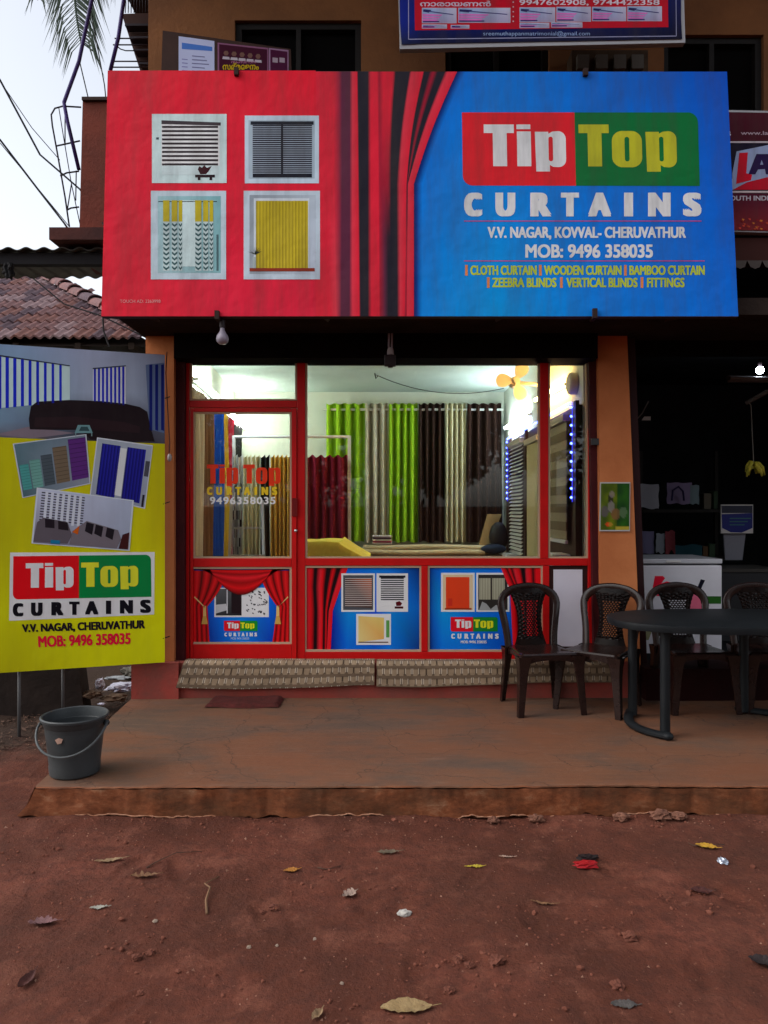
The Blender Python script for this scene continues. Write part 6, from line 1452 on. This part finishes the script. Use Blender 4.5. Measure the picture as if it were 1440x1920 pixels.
q = MB(); q.box((X(92, 6.0), 6.0, Z(449, 6.0)), (X(275, 6.0), 6.9, Z(426, 6.0))); part('ledge_slab', q, mat('dull_red_brown_slab', (.10, .03, .024), .85, (.06, .022, .02), 4, .3, 30), lp)
q = MB(); q.box((X(160, 6.3), 6.3, Z(476, 6.3)), (X(275, 6.3), 6.8, Z(449, 6.3))); part('bracket_block', q, RB, lp)
crumple('roof_lamp', 138, 461, 6.2, .05, mat('black_rag', (.010, .009, .010), .8), 'small black floodlight shape under the landing ledge', 'lamp', sq=(1.2, .7, .5))
sc = thing('iron_staircase', 'purple painted iron staircase with hooped railing at the upper left', 'staircase', (X(150, 6.3), 6.3, 3.9))
IR = mat('purple_iron_paint', (.05, .025, .17), .5, (.035, .02, .10), 8); IR2 = mat('dark_iron', (.03, .025, .035), .6)
def rod(pts, r, m=IR2, name='railing_bar'):
    q = MB(); q.tube([PT(*p_) for p_ in pts], r, 7); part(name, q, m, sc, True)
rod([(182, -40, 6.3), (172, 0, 6.3), (148, 115, 6.3), (120, 192, 6.3), (126, 225, 6.3), (148, 318, 6.3)], .016, IR, 'handrail')
rod([(250, -40, 6.5), (232, 0, 6.5), (222, 70, 6.5), (207, 132, 6.5)], .017, IR, 'handrail')
rod([(152, 201, 6.3), (118, 199, 6.3), (103, 203, 6.3), (96, 215, 6.3), (98, 235, 6.3), (108, 290, 6.3), (122, 370, 6.3), (130, 425, 6.3)], .007)
rod([(104, 274, 6.3), (118, 271, 6.3), (150, 264, 6.3)], .007); rod([(113, 330, 6.3), (125, 324, 6.3), (148, 321, 6.3)], .007); rod([(125, 394, 6.3), (133, 390, 6.3), (148, 388, 6.3)], .007)
rod([(122, 200, 6.32), (122, 272, 6.32)], .005); rod([(110, 200, 6.32), (118, 250, 6.32), (134, 345, 6.32), (150, 420, 6.32)], .004); rod([(143, 320, 6.32), (142, 376, 6.32)], .005); rod([(134, 345, 6.32), (126, 395, 6.32)], .005)
for (a, b, c) in ((72, 215, 225), (84, 212, 222), (115, 208, 214), (126, 205, 212)): rod([(a and b, a, 6.5), (280, a, 6.5)], .006)
rod([(216, 84, 6.5), (226, 92, 6.5), (236, 95, 6.5), (280, 95, 6.5)], .005)
q = MB(); f = [PT(x, y, 6.7) for x, y in ((228, 26), (285, 24), (285, 140), (265, 140))]; k = [p_+Vector((0, .5, 0)) for p_ in f]
q.add(f+k, [(3, 2, 1, 0), (4, 5, 6, 7), (0, 1, 5, 4), (1, 2, 6, 5), (2, 3, 7, 6), (3, 0, 4, 7)]); part('stair_soffit', q, mat('dark_brown_soffit', (.05, .022, .018), .8), sc)
for k in range(4):
    q = MB(); y_ = 44+k*24; q.box((X(234+k*9, 6.6), 6.6, Z(y_+4, 6.6)), (X(282, 6.6), 6.69, Z(y_, 6.6))); part('tread', q, IR2, sc)
for k in range(9):
    x_ = 236+k*5.4; rod([(x_, -30, 6.55), (x_-1, 24, 6.55)], .004)
# overhead wires
for (pts, lab, r_) in (([(-60, 60, 6), (0, 150, 6.1), (75, 290, 6.2), (150, 355, 6.2), (195, 422, 6.1)], 'upper black cable sagging from the left edge to the big sign', .008), ([(-60, 200, 6), (0, 262, 6.1), (75, 360, 6.2), (120, 418, 6.2), (150, 462, 6.2)], 'lower black cable running from the left edge to the landing ledge', .008),
                       ([(0, 152, 6.4), (60, 240, 6.4), (112, 300, 6.4)], 'thin cable beside the upper black cable', .0035), ([(0, 268, 6.4), (70, 352, 6.4), (130, 425, 6.4)], 'thin cable beside the lower black cable', .0035),
                       ([(148, 110, 6.5), (165, 182, 6.5)], 'thin wire from the bent stair handrail down to the parapet', .005), ([(172, 30, 6.5), (196, 160, 6.5), (200, 200, 6.5)], 'thin wire between the two purple handrails', .005)):
    q = MB(); q.tube([PT(*p_) for p_ in pts], r_, 6); solo('overhead_wire', q, WIRE, lab, 'wire', 'wires at the upper left')
q = MB(); q.tube([PT(192, 575, 8.8), PT(194, 620, 8.8), PT(205, 650, 8.8)], .01, 6); q.tube([PT(60, 520, 8.75), PT(120, 570, 8.75), PT(190, 592, 8.75), PT(272, 632, 8.75)], .008, 6); solo('roof_cable', q, WIRE, 'black cable lying over the clay tiled roof', 'wire', 'wires at the upper left')

# ================================================================== palm
pm = thing('coconut_palm', 'coconut palm whose fronds droop into the upper left sky', 'palm tree', (X(330, 10.5), 11, 0))
FR = mat('palm_green', (.035, .055, .03), .6, (.05, .075, .055), 4); crown = PT(300, -190, 10.5)
q = MB(); q.tube([(X(330, 10.5), 11, 0), (X(325, 10.5), 11, 4), (crown.x, 10.8, crown.z)], .16, 12, .10); part('trunk', q, mat('palm_bark', (.16, .13, .10), .9, (.10, .08, .06), 8, .6, 20), pm, True)
def frond(end, mid, nl, ll, seed, spread=.5, s0=.10, wd=.021):
    rn = random.Random(seed); q = MB(); a, b, c_ = crown, Vector(mid), Vector(end)
    path = [a*(1-s)**2+b*2*s*(1-s)+c_*s*s for s in [i/24 for i in range(25)]]; q.tube(path, .045, 6, .010)
    for i in range(nl):
        s = s0+(1-s0)*i/nl; p_ = a*(1-s)**2+b*2*s*(1-s)+c_*s*s; d = ((b-a)*(1-s)+(c_-b)*s).normalized()
        for sd_ in (-1, 1):
            side = d.cross(Vector((0, 1, 0))).normalized()*sd_; L = ll*(math.sin(math.pi*(.16+.70*s))**.6)*rn.uniform(.75, 1.1)
            dr = (side*(spread+rn.uniform(-.1, .1))+Vector((0, rn.uniform(-.25, .25), -1))).normalized()
            mid_ = p_+(side*.6+dr).normalized()*L*.35; tip = mid_+(dr+Vector((0, 0, -.35))).normalized()*L*.65
            w = Vector((wd, 0, wd*.3))
            q.add([p_-w*.5, p_+w*.5, mid_+w*.6, mid_-w*.6, tip], [(0, 1, 2, 3), (3, 2, 4)])
    part('frond', q, FR, pm)
frond(PT(153, 84, 10.5), PT(95, -170, 10.5), 90, 1.0, 1, .42)
frond(PT(70, 0, 10.8), PT(110, -260, 10.5), 50, .62, 2, .35)
frond(PT(268, -8, 11.2), PT(255, -90, 11), 44, .55, 3, .25, .1, .014)
frond(PT(180, -22, 11), PT(170, -160, 10.5), 50, .7, 6, .35, .1, .014)
frond(PT(225, -30, 11.4), PT(230, -160, 10.5), 40, .75, 8, .2, .1, .012)
frond(PT(480, -40, 11), PT(400, -200, 10.5), 30, .8, 4)
frond(PT(330, -420, 10.5), PT(310, -330, 10.5), 30, .8, 5)

# ================================================================== roadside trees across the road, seen in the panes, and one added for shade
def tree(x, y, h, r, seed, label):
    rn = random.Random(seed); t = thing('offscreen_tree', label, 'tree', (x, y, 0), 'trees across the road')
    q = MB(); q.tube([(x, y, -.1), (x+.1, y, h*.35), (x+rn.uniform(-.4, .4), y, h*.7)], .20, 9, .08)
    for k in range(6): a = rn.uniform(0, 6.3); q.tube([(x+.1, y, h*(.3+.06*k)), (x+math.cos(a)*r*.6, y+math.sin(a)*r*.6, h*(.5+.07*k))], .07, 6, .02)
    part('trunk', q, mat('tree_bark', (.08, .055, .04), .9), t, True)
    q = MB(); cs_ = [(x+rn.gauss(0, r*.5), y+rn.gauss(0, r*.5), h*.62+rn.gauss(0, h*.17), r*rn.uniform(.28, .5)) for _ in range(16)]
    for k in range(5200):
        cx_, cy_, cz_, cr = cs_[k % 16]; v = Vector((rn.gauss(0, 1), rn.gauss(0, 1), rn.gauss(0, 1))).normalized()*cr*rn.uniform(.5, 1.05)
        c = Vector((cx_, cy_, cz_))+v; a = Vector((rn.gauss(0, 1), rn.gauss(0, 1), rn.gauss(0, 1))).normalized()*.17; b = a.orthogonal().normalized()*.08
        q.add([c-a, c+b, c+a, c-b], [(0, 1, 2, 3)])
    part('crown', q, mat('tree_leaves', (.045, .075, .022), .6, (.07, .10, .03), 3), t)
for k, (x, y, h, rr_, lab) in enumerate(((-11, -13, 8.5, 2.6, 'far left, mirrored in the transom'), (-6.5, -14, 7.6, 2.4, 'left of the gate, mirrored in the door glass'), (-2.6, -15, 7.8, 2.3, 'left of the middle, mirrored in the main pane'), (1.6, -14, 7.2, 2.3, 'right of the middle, mirrored in the main pane'), (5.6, -13.5, 8.0, 2.5, 'mirrored in the right end of the main pane'), (10.5, -12, 8.5, 2.8, 'far right, mirrored in the narrow pane'))):
    tree(x, y, h, rr_, k+1, 'leafy tree across the road '+lab)
tree(.5, -3.2, 8.5, 3.6, 9, 'broad unseen tree added behind the viewer to shade the near earth')  # unseen tree, added so its crown darkens the near ground
q = MB(); q.box((-20, -11.5, -.1), (20, -11.25, 1.7)); solo('boundary_wall', q, mat('laterite_wall', (.16, .07, .045), .9, (.10, .05, .035), 3, .5, 20), 'long laterite boundary wall across the road', 'wall')
for ob in S.objects:
    if ob.type == 'MESH': ob.visible_camera = True
